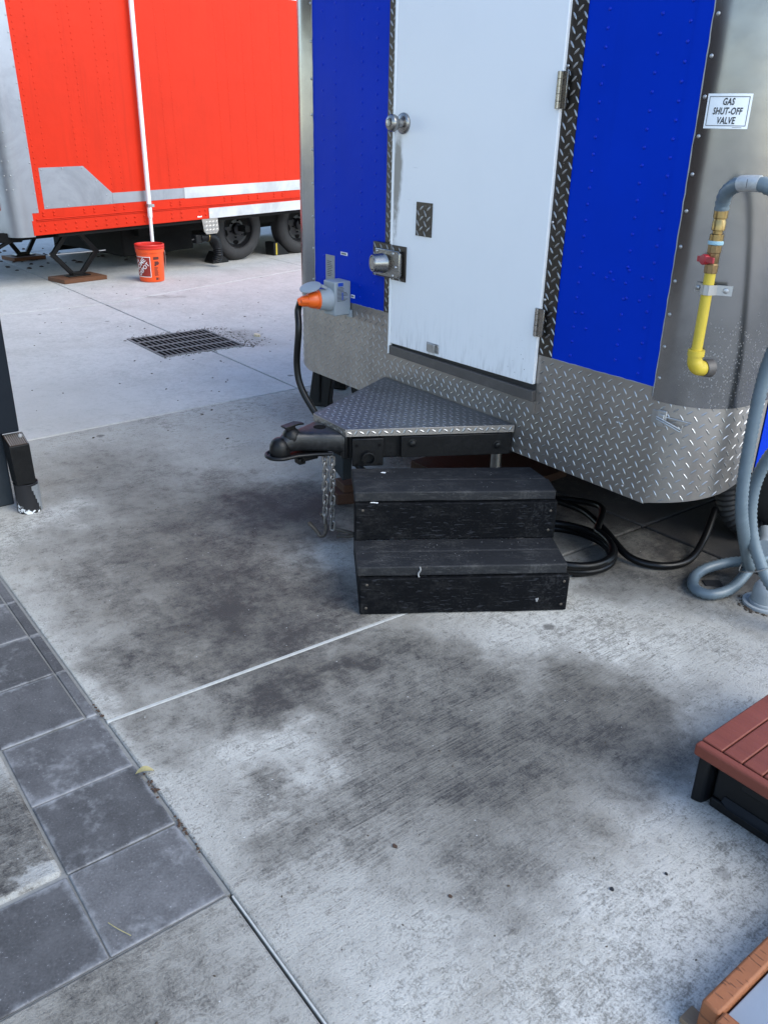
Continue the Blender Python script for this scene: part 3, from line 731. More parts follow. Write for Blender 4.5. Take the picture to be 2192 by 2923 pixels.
# gas pipe on the right corner
px, py = -1.458, 2.392
mb = MB(); mb.tube(spline([(px, py, 1.222), (px, py, 1.1), (px, py, .975)], 4), .0165, 20); gp = mb.build('gas_pipe', 'yellow', BT, 40)
mb = MB(); mb.tube(spline([(px, py, .985), (px, py, .952), (px+.006, py+.012, .930), (px+.012, py+.035, .925), (px+.016, py+.055, .925)], 6), [.0225]*7 + [.024]*18, 18)
mb.lathe([(.026, 0), (.026, .018)], Matrix.Translation((px, py, .968)), 20); mb.build('pipe_elbow', 'yellow', gp, 45)
mb = MB(); mb.tube([(px+.014, py+.034, .925), (px+.02, py+.06, .925)], [.026, .031], 18); mb.build('caulk_ring', 'sill', gp, 45)
mb = MB(); cq = [(px-.048, 2.402), (px-.02, 2.400), (px-.0185, 2.39), (px-.013, 2.3765), (px, 2.3725), (px+.013, 2.3765), (px+.0185, 2.39), (px+.024, 2.405), (px+.062, 2.428)]
for (a, b) in zip(cq, cq[1:]): mb.beam((a[0], a[1], 1.173), (b[0], b[1], 1.173), .0025, .030)
stp = mb.build('pipe_strap', 'galv', gp, 30)
mb = MB(); mb.lathe([(.008, 0), (.007, .004), (.003, .006)], frame((px-.037, 2.3995, 1.173), (0, -1, 0)), 10); mb.lathe([(.009, 0), (.008, .004), (.003, .006)], frame((px+.047, 2.417, 1.173), (.5, -.87, 0)), 10); mb.build('strap_screws', 'galv', stp, 50)
vz = 1.222
mb = MB(); mb.lathe([(.0205, 0), (.0205, .026), (.017, .028), (.019, .032), (.019, .058), (.0205, .060), (.0205, .082)], Matrix.Translation((px, py, vz)), 8); vb = mb.build('gas_valve', 'bronze', gp, 30, .001)
mb = MB(); hk = frame((px-.010, py-.024, vz+.040), (-.35, -.94, 0)); mb.lathe([(.0145, -.008), (.0155, .0), (.0155, .010), (.008, .011)], hk, 16); mb.beam(hk @ Vector((-.03, -.001, .004)), hk @ Vector((.044, .002, .004)), .017, .008, hk.to_3x3() @ Vector((0, 0, 1))); mb.build('valve_handle', 'red_plastic', vb, 40, .002)
mb = MB(); mb.lathe([(.022, .083), (.023, .088), (.021, .094)], Matrix.Translation((px, py, vz)), 14); mb.build('thread_tape', 'tape_blue', vb, 40)
mb = MB(); mb.lathe([(.0205, .094), (.0205, .112), (.0145, .114), (.0145, .122), (.0195, .124), (.0195, .148), (.0175, .152), (.0175, .156), (.0205, .158), (.0205, .180)], Matrix.Translation((px, py, vz)), 16); mb.build('brass_coupling', 'brass', gp, 35)

# electrical inlet box on the left
ix0, ix1, iy0, iz0, iz1 = -3.425, -3.328, 2.305, .775, .935
mb = MB(); mb.box(ix0, ix1, iy0, 2.398, iz0, iz1); ib = mb.build('power_inlet_box', 'grey_pvc', BT, 30, .006)
mb = MB(); mb.box(ix1-.02, ix1+.012, 2.388, 2.3985, .765, .80); mb.box(ix1+.0002, ix1+.0016, 2.312, 2.385, .84, .93)
mb.build('mounting_tab', 'grey_pvc', ib, 0)
mb = MB()
for i in range(11): mb.box(ix1+.0016, ix1+.0022, 2.318, 2.318+random.uniform(.03, .062), .845+i*.0062, .8472+i*.0062)
mb.build('printed_lines', 'ink', ib, 0)
mb = MB(); mb.box(ix1+.0016, ix1+.0024, 2.322, 2.352, .914, .930); mb.box(ix1+.0022, ix1+.0028, 2.345, 2.350, .85, .885); mb.build('printed_blue_mark', 'blue_ink', ib, 0)
sc_ = Vector(((ix0+ix1)/2-.006, iy0, .848)); kd = Vector((-.22, -1, .02)).normalized(); k = frame(sc_, kd)
mb = MB(); mb.lathe([(.056, -.01), (.056, .012), (.050, .02), (.049, .046), (.046, .05)], k, 28); mb.build('inlet_socket', 'grey_pvc', ib, 40)
# hinged lid standing open over the plug
mb = MB(); kl = frame(sc_ + kd*.045 + Vector((0, 0, .054)), (.12, -.34, 1))
for r_, z_ in (((.052), 0),): pass
mb.lathe([(.046, 0), (.052, .003), (.052, .007), (.044, .010), (.01, .012)], frame(sc_ + kd*.090 + Vector((0, 0, .056)), Vector((.12, -.36, 1))), 28)
mb.beam(sc_ + kd*.02 + Vector((-.014, 0, .056)), sc_ + kd*.045 + Vector((-.014, 0, .07)), .012, .012); mb.beam(sc_ + kd*.02 + Vector((.014, 0, .056)), sc_ + kd*.045 + Vector((.014, 0, .07)), .012, .012)
mb.build('inlet_lid', 'grey_pvc', ib, 40)

# tow hitch: rails, deck, coupler
def railpt(t, z): return Vector((-2.204 + (-2.531+2.204)*t, 2.4 + (1.805-2.4)*t, z))
mb = MB(); rn = Vector((.876, -.482, 0))
for sgn in (1, -1):
    a = Vector((-2.63 + sgn*.425, 2.42, .452)); b = Vector((-2.645 + sgn*.098, 1.80, .452))
    s_ = Vector((-sgn*.03, .012, 0)); mb.beam(a + s_, b + s_, .05, .104)
mb.beam((-2.75, 1.84, .452), (-2.54, 1.84, .452), .06, .10)
hit = mb.build('tow_hitch', 'black_paint', BT, 30, .004)
mb = MB(); a = railpt(.02, .452) + rn*.004; b = railpt(.68, .452) + rn*.004; mb.beam(a, b, .012, .088); mb.build('rail_side_plate', 'black_paint', hit, 30, .002)
for tt, zz in ((.615, .468), (.1, .45)):
    mb = MB(); q = railpt(tt, zz) + rn*.009; mb.lathe([(.018, 0), (.018, .003), (.012, .004), (.012, .013), (.009, .015)], frame(q, rn), 6 if False else 12); mb.build('bolt', 'black_paint', hit, 40)
q = railpt(.875, .435) + rn*.001; td = (railpt(0, 0) - railpt(1, 0)).normalized()
mb = MB(); mb.beam(q - td*.062, q + td*.062, .02, .115); jb = mb.build('jack_bracket', 'black_paint', hit, 30, .003)
mb = MB(); mb.lathe([(.027, .0), (.027, .028), (.0225, .0285), (.0225, .002)], frame(q + rn*.008 + Vector((0, 0, -.018)), rn), 24, False, False); mb.lathe([(.0225, .004), (.0, .0042)], frame(q + rn*.008 + Vector((0, 0, -.018)), rn), 24, False, False); mb.build('jack_socket', 'black_paint', jb, 40)
mb = MB()
for sx in (-1, 1):
    for sz in (-1, 1): mb.lathe([(.006, 0), (.006, .0015)], frame(q + td*.045*sx + rn*.0105 + Vector((0, 0, .04*sz-.01)), rn), 10)
mb.build('bracket_holes', 'pit_shade', jb, 30)
# tread plate deck with folded front lips
pts = [(-3.050, 2.396), (-2.772, 1.812), (-2.531, 1.803), (-2.200, 2.396)]
mb = MB(); mb.prism([(x, y, .5265) for x, y in pts], (0, 0, .0035)); dk = mb.build('hitch_deck', 'plate_deck', BT, 0)
mb = MB()
for (a, b) in zip(pts, pts[1:]):
    mb.beam((a[0], a[1], .5145), (b[0], b[1], .5145), .003, .030)
mb.build('deck_lip', 'plate', dk, 30, .0008)
def dsurf(u, v): return Vector((u, v, .53)), Vector((1, 0, 0)), Vector((0, 1, 0)), Vector((0, 0, 1))
def dins(u, v):
    for (a, b) in zip(pts, pts[1:]):
        if (b[0]-a[0])*(v-a[1]) - (b[1]-a[1])*(u-a[0]) < .010*math.hypot(b[0]-a[0], b[1]-a[1]): return False
    return v < 2.385
lugs(MB(), dsurf, -3.06, -2.19, 1.80, 2.39, dins, .0200, .0130, .0028, .0013, 85, -5).build('tread_lugs', 'lug', dk, 0, kind='stuff')
mb = MB()
for (a, b) in ((pts[1], pts[2]), (pts[2], pts[3])):
    A, B = Vector((*a, .5145)), Vector((*b, .5145)); d = (B-A); L_ = d.length; d.normalize(); n_ = Vector((d.y, -d.x, 0))
    i = 0; s_ = .015
    while s_ < L_-.01:
        lug_at(mb, A + d*s_ + n_*.0016, d, Vector((0, 0, 1)), n_, R(60 if i % 2 else 150), .012, .0036, .0018); s_ += .024; i += 1
mb.build('tread_lugs', 'lug', dk, 0, kind='stuff')
# coupler: lofted housing, ball socket, lip
def loft(mb, rings):
    n = len(rings[0]); o = len(mb.v)
    for r_ in rings: mb.v += [Vector(p) for p in r_]
    for i in range(len(rings)-1):
        for k in range(n): mb.f.append((o+i*n+k, o+i*n+(k+1) % n, o+(i+1)*n+(k+1) % n, o+(i+1)*n+k))
    mb.f.append(tuple(o+k for k in range(n))[::-1]); mb.f.append(tuple(o+(len(rings)-1)*n+k for k in range(n)))
def ring(c, hw, z0, z1, round_=.35):
    P = []
    for k in range(20):
        a = 2*math.pi*k/20; x = math.copysign(abs(math.cos(a))**round_, math.cos(a)); y = math.copysign(abs(math.sin(a))**round_, math.sin(a))
        P.append((c[0] + hw*x, c[1], (z0+z1)/2 + (z1-z0)/2*y))
    return P
mb = MB(); loft(mb, [ring((-2.652, 1.862), .118, .425, .505, .3), ring((-2.655, 1.80), .105, .425, .507, .3), ring((-2.662, 1.735), .070, .428, .508, .4), ring((-2.668, 1.69), .048, .432, .508, .5), ring((-2.672, 1.655), .040, .434, .515, .6), ring((-2.675, 1.625), .036, .434, .512, .8), ring((-2.677, 1.60), .028, .434, .495, .9)])
cp = mb.build('coupler', 'coupler_top', hit, 50)
mb = MB(); mb.lathe([(.040, -.030), (.041, -.01), (.039, .012), (.031, .028), (.018, .038), (.004, .041)], Matrix.Translation((-2.679, 1.592, .455)), 24); mb.build('ball_socket', 'black_paint', cp, 60)
mb = MB(); mb.lathe([(.036, -.02), (.037, .0), (.033, .02), (.02, .033), (.004, .038)], Matrix.Translation((-2.673, 1.643, .492)), 24); mb.build('latch_housing', 'black_paint', cp, 60)
P = []
for i in range(25):
    a = math.pi*i/24 + math.pi; P.append(Vector((-2.679 + .052*math.cos(a), 1.59 + .052*math.sin(a), .425)))
P = [Vector((-2.752, 1.76, .427)), Vector((-2.735, 1.70, .425)), Vector((-2.729, 1.64, .425))] + P + [Vector((-2.625, 1.64, .425)), Vector((-2.60, 1.71, .425)), Vector((-2.565, 1.765, .427))]
mb = MB()
mb.tube(P, .0075, 10)
mb.prism([(p.x, p.y, .420) for p in P], (0, 0, .006)); mb.build('coupler_lip', 'black_paint', cp, 40)
mb = MB(); mb.lathe([(.025, 0), (.025, .0012)], Matrix.Translation((-2.668, 1.772, .5076)), 24); mb.build('coupler_hole', 'pit_shade', cp, 40)
mb = MB(); mb.box(-2.685, -2.660, 1.622, 1.655, .520, .537); mb.prism([(-2.690, 1.605, .533), (-2.655, 1.605, .533), (-2.653, 1.665, .541), (-2.660, 1.695, .534), (-2.683, 1.695, .534), (-2.690, 1.665, .541)], (0, 0, .007)); mb.build('coupler_latch', 'black_paint', cp, 30, .002)
mb = MB(); mb.box(-2.70, -2.63, 1.67, 1.74, .392, .424); mb.box(-2.685, -2.645, 1.66, 1.69, .375, .40); mb.build('ball_clamp', 'black_paint', cp, 30, .004)
# safety chains, link by link
def link_mesh():
    P = []; L_, w_ = .0125, .0092
    for i in range(24):
        a = 2*math.pi*i/24; P.append(Vector((w_*math.cos(a), 0, w_*math.sin(a) + math.copysign(L_, math.sin(a) if abs(math.sin(a)) > 1e-6 else 1))))
    mb = MB(); mb.tube(P, .0045, 8, True); me = mb.mesh('chain_link'); me.materials.append(MAT['chain'])
    for p in me.polygons: p.use_smooth = True
    return me
LM = link_mesh()
for ci, (cx_, cy_, n_) in enumerate(((-2.632, 1.772, 10), (-2.607, 1.790, 11))):
    mb = MB(); mb.tube([(cx_-.012, cy_, .402), (cx_-.012, cy_, .392), (cx_+.012, cy_, .392), (cx_+.012, cy_, .402)], .004, 8); ch = mb.build('safety_chain', 'chain', hit, 40)
    for i in range(n_):
        m_ = Matrix.Translation((cx_ + .0025*math.sin(i*1.3), cy_, .378 - i*.0288)) @ Matrix.Rotation(R(35 + (90 if i % 2 else 0) + random.uniform(-14, 14)), 4, 'Z') @ Matrix.Rotation(R(random.uniform(-5, 5)), 4, 'Y')
        inst('chain_link', LM, ch, m_)
    zb = .378 - n_*.0288 + .01
    mb = MB()
    if ci == 0: mb.tube(spline([(cx_-.022, cy_-.01, zb+.028), (cx_-.018, cy_, zb+.03), (cx_+.004, cy_, zb-.02), (cx_+.010, cy_-.012, zb-.048), (cx_-.006, cy_-.022, zb-.058), (cx_-.024, cy_-.03, zb-.04), (cx_-.052, cy_-.05, zb-.006)], 6), .0078, 8)
    else: mb.tube(spline([(cx_-.03, cy_+.01, zb+.004), (cx_, cy_+.01, zb+.002), (cx_+.04, cy_+.055, zb-.012), (cx_+.052, cy_+.075, zb-.022), (cx_+.040, cy_+.07, zb-.034), (cx_+.0, cy_+.02, zb-.034)], 6), .0078, 8)
    mb.build('chain_hook', 'hook', ch, 45)
mb = MB(); mb.tube([(-2.50, 2.62, .05), (-2.50, 2.62, .47)], .024, 14); mb.build('jack_leg', 'galv', BT, 40)
mb = MB(); mb.prism([(-2.98, 2.05, .17), (-2.90, 2.05, .13), (-2.90, 2.05, .47), (-2.98, 2.05, .47)], (0, .05, 0)); mb.build('support_post', 'slate', BT, 30, .003)
# trailer wheel just inside the right edge of the picture
def wheel(parent, c, axis, r, w, spokes=True, name='wheel'):
    k = frame(c, axis); mb = MB(); h = w/2
    mb.lathe([(r*.60, -h*.8), (r*.66, -h), (r*.86, -h), (r*.965, -h*.8), (r, -h*.5), (r, h*.5), (r*.965, h*.8), (r*.86, h), (r*.80, h*1.04), (r*.66, h), (r*.60, h*.8), (r*.585, h*.5)], k, 40, True, False)
    t = mb.build(name, 'tyre', parent, 45)
    mb = MB(); mb.lathe([(r*.60, h*.82), (r*.57, h*.88), (r*.54, h*.55), (r*.50, h*.35), (r*.40, h*.30), (r*.26, h*.52), (r*.20, h*.5), (r*.19, h*.95), (r*.13, h*1.1), (.002, h*1.12)], k, 40, False, True)
    rim = mb.build('rim', 'rim', t, 35)
    mb = MB()
    for i in range(6):
        a = 2*math.pi*i/6 + .3; mb.lathe([(.012, h*.5), (.012, h*.72), (.006, h*.8)], k @ Matrix.Translation((r*.27*math.cos(a), r*.27*math.sin(a), 0)), 8)
    mb.build('wheel_nuts', 'rim', rim, 40)
    if spokes:
        mb = MB()
        for i in range(5):
            a = 2*math.pi*i/5 + .9; mb.lathe([(r*.075, 0), (r*.075, .001)], k @ Matrix.Translation((r*.43*math.cos(a), r*.43*math.sin(a), h*.345)) @ Matrix.Rotation(a, 4, 'Z') @ Matrix.Scale(1.5, 4, (0, 1, 0)), 12)
        mb.build('rim_holes', 'pit_shade', rim, 30)
    return t
wheel(BT, (-1.56, 3.55, .34), (1, 0, 0), .34, .2)

# ================================================================== POWER CORD ON THE INLET
def ribbed(path, r, step=.0085, amp=.07):
    P = resample(path, step); return P, [r*(1 + (amp if i % 2 else -amp)) for i in range(len(P))]
PC = thing('power_cord', 'orange plug with thick black cord hanging from the grey inlet box', 'power cord', (-3.40, 2.2, 0))
mb = MB(); k = frame(sc_ + kd*.040, kd)
mb.lathe([(.044, 0), (.044, .020), (.040, .022), (.0395, .042), (.035, .056), (.029, .068)], k, 24); pg = mb.build('plug', 'orange', PC, 35)
tip = k @ Vector((0, 0, .068))
mb = MB(); d2 = (kd + Vector((-.25, 0, -.28))).normalized(); mb.tube([tip - kd*.02, tip + d2*.022, tip + d2*.046], [.029, .025, .017], 14)
mb.prism([k @ Vector((-.03, -.008, .05)), k @ Vector((-.028, -.006, .105)), k @ Vector((.028, -.006, .105)), k @ Vector((.03, -.008, .05))], (k.to_3x3() @ Vector((0, .014, 0)))); mb.build('plug_grip', 'orange', pg, 40, .002)
e = tip + d2*.034
cpth = spline([e, e + Vector((-.010, -.008, -.045)), Vector((-3.400, 2.145, .72)), Vector((-3.415, 2.14, .55)), Vector((-3.39, 2.145, .44)), Vector((-3.31, 2.17, .33)), Vector((-3.18, 2.2, .22)), Vector((-2.98, 2.24, .10)), Vector((-2.75, 2.3, .03)), Vector((-2.5, 2.42, .02))], 10)
mb = MB(); mb.tube(cpth, .0165, 14); mb.build('cord', 'cable', PC, 60)

# coil of black cable on the ground behind the steps
mb = MB(); P = []
cc = Vector((-2.01, 2.515, 0)); turns = 3.3
for i in range(160):
    a = 2*math.pi*turns*i/159 - .6; r_ = .205 + .016*math.sin(3*a*.37) + .012*math.cos(i*.13)
    P.append(cc + Vector((r_*math.cos(a)*1.06, r_*math.sin(a)*.93, .014 + .017*(i/159*turns) + .006*math.sin(i*.2))))
last = P[-1]
P += spline([last, last + Vector((-.12, .16, .03)), Vector((-2.29, 2.80, .07)), Vector((-2.12, 2.80, .075)), Vector((-1.95, 2.745, .06)), Vector((-1.78, 2.69, .025)), Vector((-1.665, 2.735, .018)), Vector((-1.62, 2.86, .018)), Vector((-1.655, 3.02, .05)), Vector((-1.71, 3.17, .14))], 12)[1:]
mb.tube(P, .0155, 12); cb = mb.build('coiled_cable', 'cable', None, 60)
tag(cb, 'coiled black cable on the concrete beside the black steps', 'cable')
# black corrugated drain hose in the shadow
P, rs = ribbed(spline([(-1.74, 3.22, .40), (-1.70, 3.2, .26), (-1.66, 3.22, .12), (-1.58, 3.30, .055), (-1.44, 3.42, .052), (-1.3, 3.55, .05)], 10), .048, .011, .07)
mb = MB(); mb.tube(P, rs, 16); tag(mb.build('corrugated_hose', 'rubber', None, 45), 'black corrugated drain hose in shadow behind the grey hose', 'hose')
mb = MB(); mb.tube([(-1.50, 3.22, .10), (-1.43, 3.1, .10)], .03, 14); mb.tube([(-1.44, 3.12, .10), (-1.42, 3.07, .10)], .036, 14)
tag(mb.build('pipe_stub', 'grey_pvc', None, 40), 'short grey pipe stub in the shadow behind the hoses', 'pipe')

# grey flexible gas hose: from the brass coupling out of the picture, back in and down to the loop on the ground
GH = thing('gas_hose', 'grey ribbed gas hose curving from the brass coupling to a loop on the ground', 'hose', (-1.35, 2.5, 0))
top = spline([(-1.458, 2.392, 1.398), (-1.456, 2.388, 1.425), (-1.440, 2.372, 1.452), (-1.405, 2.355, 1.474), (-1.36, 2.345, 1.482), (-1.31, 2.35, 1.478), (-1.26, 2.38, 1.44), (-1.235, 2.43, 1.35), (-1.245, 2.49, 1.2), (-1.275, 2.53, 1.05), (-1.300, 2.545, .94), (-1.306, 2.548, .82), (-1.305, 2.55, .68), (-1.300, 2.552, .56), (-1.292, 2.565, .45), (-1.292, 2.62, .34), (-1.31, 2.71, .23), (-1.335, 2.80, .145), (-1.365, 2.87, .11), (-1.41, 2.93, .085), (-1.47, 2.92, .06), (-1.515, 2.84, .04), (-1.515, 2.755, .028), (-1.468, 2.685, .022), (-1.405, 2.69, .022), (-1.375, 2.78, .03), (-1.39, 2.90, .05), (-1.42, 3.02, .055), (-1.40, 3.16, .04), (-1.3, 3.26, .03)], 10)
P, rs = ribbed(top, .0205); mb = MB(); mb.tube(P, rs, 14); gh = mb.build('hose', 'hose', GH, 60)
mb = MB(); i0 = min(range(len(P)), key=lambda i: (P[i]-Vector((-1.352, 2.345, 1.482))).length); mb.tube(P[i0-4:i0+4], .0222, 18); mb.build('hose_label', 'hose_label', gh, 60)
mb = MB()
for q in ((-1.352, .8),): pass
mb.tube([P[i0] + Vector((.0, -.0225, .004*j)) for j in (-3, 3)], .0006, 4); mb.build('label_print', 'ink', gh, 0)
WH = thing('water_hose', 'second grey ribbed hose hanging at the right edge beside the gas hose', 'hose', (-1.28, 2.65, 0))
P, rs = ribbed(spline([(-1.13, 2.62, .78), (-1.20, 2.63, .74), (-1.262, 2.645, .66), (-1.297, 2.65, .575), (-1.307, 2.65, .49), (-1.297, 2.65, .40), (-1.272, 2.66, .31), (-1.235, 2.67, .235), (-1.19, 2.68, .17), (-1.12, 2.70, .11), (-1.0, 2.76, .06)], 10), .0205)
mb = MB(); mb.tube(P, rs, 14); wh = mb.build('hose', 'hose', WH, 60)
mb = MB(); mb.tube(spline([(-1.345, 2.78, .19), (-1.32, 2.70, .165), (-1.28, 2.645, .19), (-1.235, 2.645, .21), (-1.20, 2.66, .235)], 6), .0024, 6); mb.build('wire_tie', 'galv', wh, 60)
# domed cleanout cap
DC = thing('cleanout_cap', 'grey dome shaped cleanout cap set in the concrete', 'drain cap', (-1.262, 2.83, 0))
mb = MB(); mb.lathe([(.048, 0), (.050, .012), (.050, .05), (.047, .07), (.038, .085), (.024, .094), (.006, .097)], Matrix.Translation((-1.262, 2.83, .004)), 32); mb.build('dome', 'grey_pvc', DC, 60)
mb = MB(); mb.lathe([(.078, .001), (.077, .010), (.066, .012), (.064, .006), (.056, .006), (.054, .016), (.050, .018)], Matrix.Translation((-1.262, 2.83, .001)), 36); mb.build('flange', 'grey_pvc', DC, 45)
mb = MB()
for i in range(90):
    a = random.uniform(0, 2*math.pi); r_ = random.gauss(.084, .007); q = Vector((-1.262 + r_*math.cos(a), 2.83 + r_*math.sin(a), .001)); s_ = random.uniform(.002, .006)
    mb.lathe([(s_, 0), (s_*.6, s_*.6)], Matrix.Translation(q) @ Matrix.Rotation(a, 4, 'Z') @ Matrix.Scale(1.7, 4, (0, 1, 0)), 5)
mb.build('dirt_ring', 'dirt', DC, 0, kind='stuff')
# black scrap inside the hose loop
mb = MB(); mb.box(-1.50, -1.43, 2.79, 2.835, .001, .006, Matrix.Translation((-1.465, 2.81, 0)) @ Matrix.Rotation(.9, 4, 'Z') @ Matrix.Translation((1.465, -2.81, 0))); tag(mb.build('tape_scrap', 'rubber', None, 0, .002), 'flat black scrap lying inside the grey hose loop', 'debris')

# ================================================================== BLACK WOODEN STEPS
ST = thing('wooden_steps', 'black painted two tread wooden steps in front of the trailer hitch', 'steps', (-2.086, 1.549, 0), math.atan2(.835, .55))
def board(name, x0, x1, y0, y1, z0, z1, mat, bevel=.004):
    """a board with slightly wavering edges, built round its own centre so that the grain runs along it"""
    mb = MB(); c = Vector(((x0+x1)/2, (y0+y1)/2, (z0+z1)/2)); hx, hy, hz = (x1-x0)/2, (y1-y0)/2, (z1-z0)/2; N = 8; vs = []
    for i in range(N+1):
        x = -hx + 2*hx*i/N; j = lambda: random.uniform(-.0011, .0011)
        vs += [(x, -hy+j(), -hz+j()), (x, hy+j(), -hz+j()), (x, hy+j(), hz+j()), (x, -hy+j(), hz+j())]
    fs = [(0, 1, 2, 3), (4*N+3, 4*N+2, 4*N+1, 4*N)]
    for i in range(N): fs += [(4*i+k, 4*i+4+k, 4*i+4+(k+1) % 4, 4*i+(k+1) % 4) for k in range(4)]
    mb.add(vs, fs); o = mb.build(name, mat, ST, 30, bevel, 2, local=True); o.location = c; WM[o] = WM[ST] @ Matrix.Translation(c)
    return o
W_ = .758
r1 = board('riser', 0, W_, 0, .036, .004, .148, 'black_wood')
r2 = board('riser', -.006, W_-.004, .232, .268, .1855, .336, 'black_wood')
board('tread', -.010, W_-.010, .013, .130, .1505, .189, 'black_tread', .005)
board('tread', -.010, W_-.008, .1325, .2315, .1505, .189, 'black_tread', .006)
board('tread', -.010, W_-.010, .246, .362, .3385, .377, 'black_tread', .005)
t4 = MB(); t4.prism([(-.010, .3645, .3385), (W_-.016, .3645, .3385), (W_-.050, .49, .3385), (-.012, .49, .3385)], (0, 0, .0385)); t4.build('tread', 'black_tread', ST, 30, .006, local=True)
mb = MB(); mb.prism([(0, .037, .003), (0, .49, .003), (0, .49, .337), (0, .27, .337), (0, .27, .149), (0, .037, .149)], (.036, 0, 0)); mb.build('side_board', 'black_wood', ST, 30, .003, local=True)
mb = MB(); mb.prism([(W_-.05, .037, .003), (W_-.05, .49, .003), (W_-.05, .49, .337), (W_-.05, .27, .337), (W_-.05, .27, .149), (W_-.05, .037, .149)], (.036, 0, 0)); mb.build('side_board', 'black_wood', ST, 30, .003, local=True)
scr = dome_mesh('screw', .0055, .0022, 'hook')
for (x, y, z, pr_) in ((.022, 0, .03, r1), (.024, 0, .125, r1), (W_-.022, 0, .03, r1), (W_-.02, 0, .125, r1), (.02, .232, .31, r2), (W_-.03, .232, .22, r2), (W_-.028, .232, .30, r2)):
    inst('screw', scr, pr_, WM[ST] @ frame((x, y-.0005, z), (0, -1, 0)))
# paper scraps and paint drips on the steps
mb = MB(); mb.add([(.10, .436, .3778), (.118, .430, .3780), (.122, .442, .3784), (.106, .446, .3778)], [(0, 1, 2, 3)]); pp = mb.build('paper_scrap', 'white', None, 0); pp.matrix_world = WM[ST]; tag(pp, 'tiny white paper scrap on the upper tread', 'scrap')
mb = MB(); mb.add([(.048, .240, .3372), (.060, .238, .3376), (.076, .234, .3372), (.078, .241, .3380), (.062, .245, .3382), (.05, .246, .3374)], [(0, 1, 2, 5), (2, 3, 4, 5)]); pp = mb.build('paper_scrap', 'white', None, 0); pp.matrix_world = WM[ST]; tag(pp, 'narrow white scrap on the ledge under the upper tread', 'scrap')
mb = MB(); mb.tube(spline([(.213, .0115, .188), (.215, .0105, .175), (.208, .0105, .162), (.21, .005, .150)], 4), .0028, 6); mb.tube([(.64, -.0012, .052), (.647, -.0012, .058), (.643, -.0012, .045)], .004, 6); mb.build('paint_drips', 'caulk', ST, 40, local=True)
mb = MB()
for i in range(80):
    if random.random() < .5: x, y, z = random.uniform(0, W_-.02), random.uniform(.02, .22), .1893
    else: x, y, z = random.uniform(0, W_-.05), random.uniform(.26, .47), .3773
    s_ = random.uniform(.0007, .0015); mb.lathe([(s_, 0), (s_*.5, s_*.5)], Matrix.Translation((x, y, z)), 5)
mb.build('grit', 'caulk', ST, 0, kind='stuff', local=True)
# brown wedge block by the steps and board under the trailer
mb = MB(); mb.prism([(-3.03, 2.06, 0), (-2.93, 2.04, 0), (-2.86, 2.20, 0), (-2.97, 2.24, 0)], (0, 0, .055)); mb.prism([(-3.02, 2.09, .056), (-2.92, 2.07, .056), (-2.88, 2.17, .056), (-2.98, 2.2, .056)], (0, 0, .04))
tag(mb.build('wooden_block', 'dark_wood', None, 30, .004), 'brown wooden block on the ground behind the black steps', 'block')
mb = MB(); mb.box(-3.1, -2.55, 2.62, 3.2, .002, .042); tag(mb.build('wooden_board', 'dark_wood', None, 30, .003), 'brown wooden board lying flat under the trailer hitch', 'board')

# ================================================================== BLACK PLASTIC TRESTLE UNDER THE TRAILER
TR = thing('trestle', 'black plastic trestle propping the left front corner of the blue trailer', 'trestle', (-4.215, 2.945, 0), R(38))
def leg(x0, x1, tx0, tx1, y, ty):
    mb = MB(); loft(mb, [[(x0, y-.05, 0), (x1, y-.05, 0), (x1, y+.05, 0), (x0, y+.05, 0)], [(x0+.004, y-.045, .03), (x1-.004, y-.045, .03), (x1-.004, y+.045, .03), (x0+.004, y+.045, .03)], [(tx0, ty-.04, .46), (tx1, ty-.04, .46), (tx1, ty+.04, .46), (tx0, ty+.04, .46)]])
    return mb.build('leg', 'black_plastic', TR, 30, .008, local=True)
leg(-.175, -.035, -.12, .01, -.04, .0); leg(.12, .25, .03, .16, -.04, .0)
leg(-.16, -.045, -.11, .0, .36, .32); leg(.12, .22, .03, .14, .36, .32)
mb = MB(); mb.box(-.14, .17, -.05, .38, .40, .47); mb.build('top_beam', 'black_plastic', TR, 30, .01, local=True)
mb = MB(); mb.box(-.105, -.09, -.1, .0, .03, .40, Matrix.Translation((0, .006, 0))); mb.build('leg_rib', 'black_plastic', TR, 30, .004, local=True)

# ================================================================== RED BROWN STEP AND WOOD FRAMED STEP AT THE RIGHT EDGE
RS = thing('composite_step', 'red brown grooved plank step on a black plastic base at the right edge', 'step', (-.835, 1.69, 0))
xs_ = [-.834, -.775, -.721, -.667, -.613, -.559, -.505, -.451, -.397, -.343, -.284]
for a, b in zip(xs_, xs_[1:]):
    mb = MB(); o_ = .0014; mb.box(-(b-a)/2+(o_ if a > -.83 else 0), (b-a)/2-o_, -.29, .29, -.013, .013)
    p_ = mb.build('plank', 'red_plank', RS, 30, .0035, local=True); p_.location = ((a+b)/2+.835, .31, .189); p_.rotation_euler = (0, 0, 0)
mb = MB(); mb.box(-.0005, .551, -.008, .0185, .164, .2005); mb.build('front_rim', 'red_plank', RS, 40, .007, 3, local=True)
mb = MB(); mb.box(.0, .55, .018, .60, .168, .1755); mb.build('deck_underlay', 'black_plastic', RS, 30, local=True)
mb = MB(); mb.prism([(.002, .022, .0), (.030, .030, .0), (.036, .048, .0), (.036, .075, .0), (.002, .075, .0)], (0, 0, .165)); mb.build('foot', 'black_plastic', RS, 30, .006, local=True)
mb = MB(); mb.box(.045, .54, .050, .075, .03, .165); mb.prism([(.045, .042, 0), (.54, .042, 0), (.54, .075, 0), (.045, .075, 0)], (0, 0, .03)); mb.build('base_panel', 'black_plastic', RS, 30, .005, local=True)
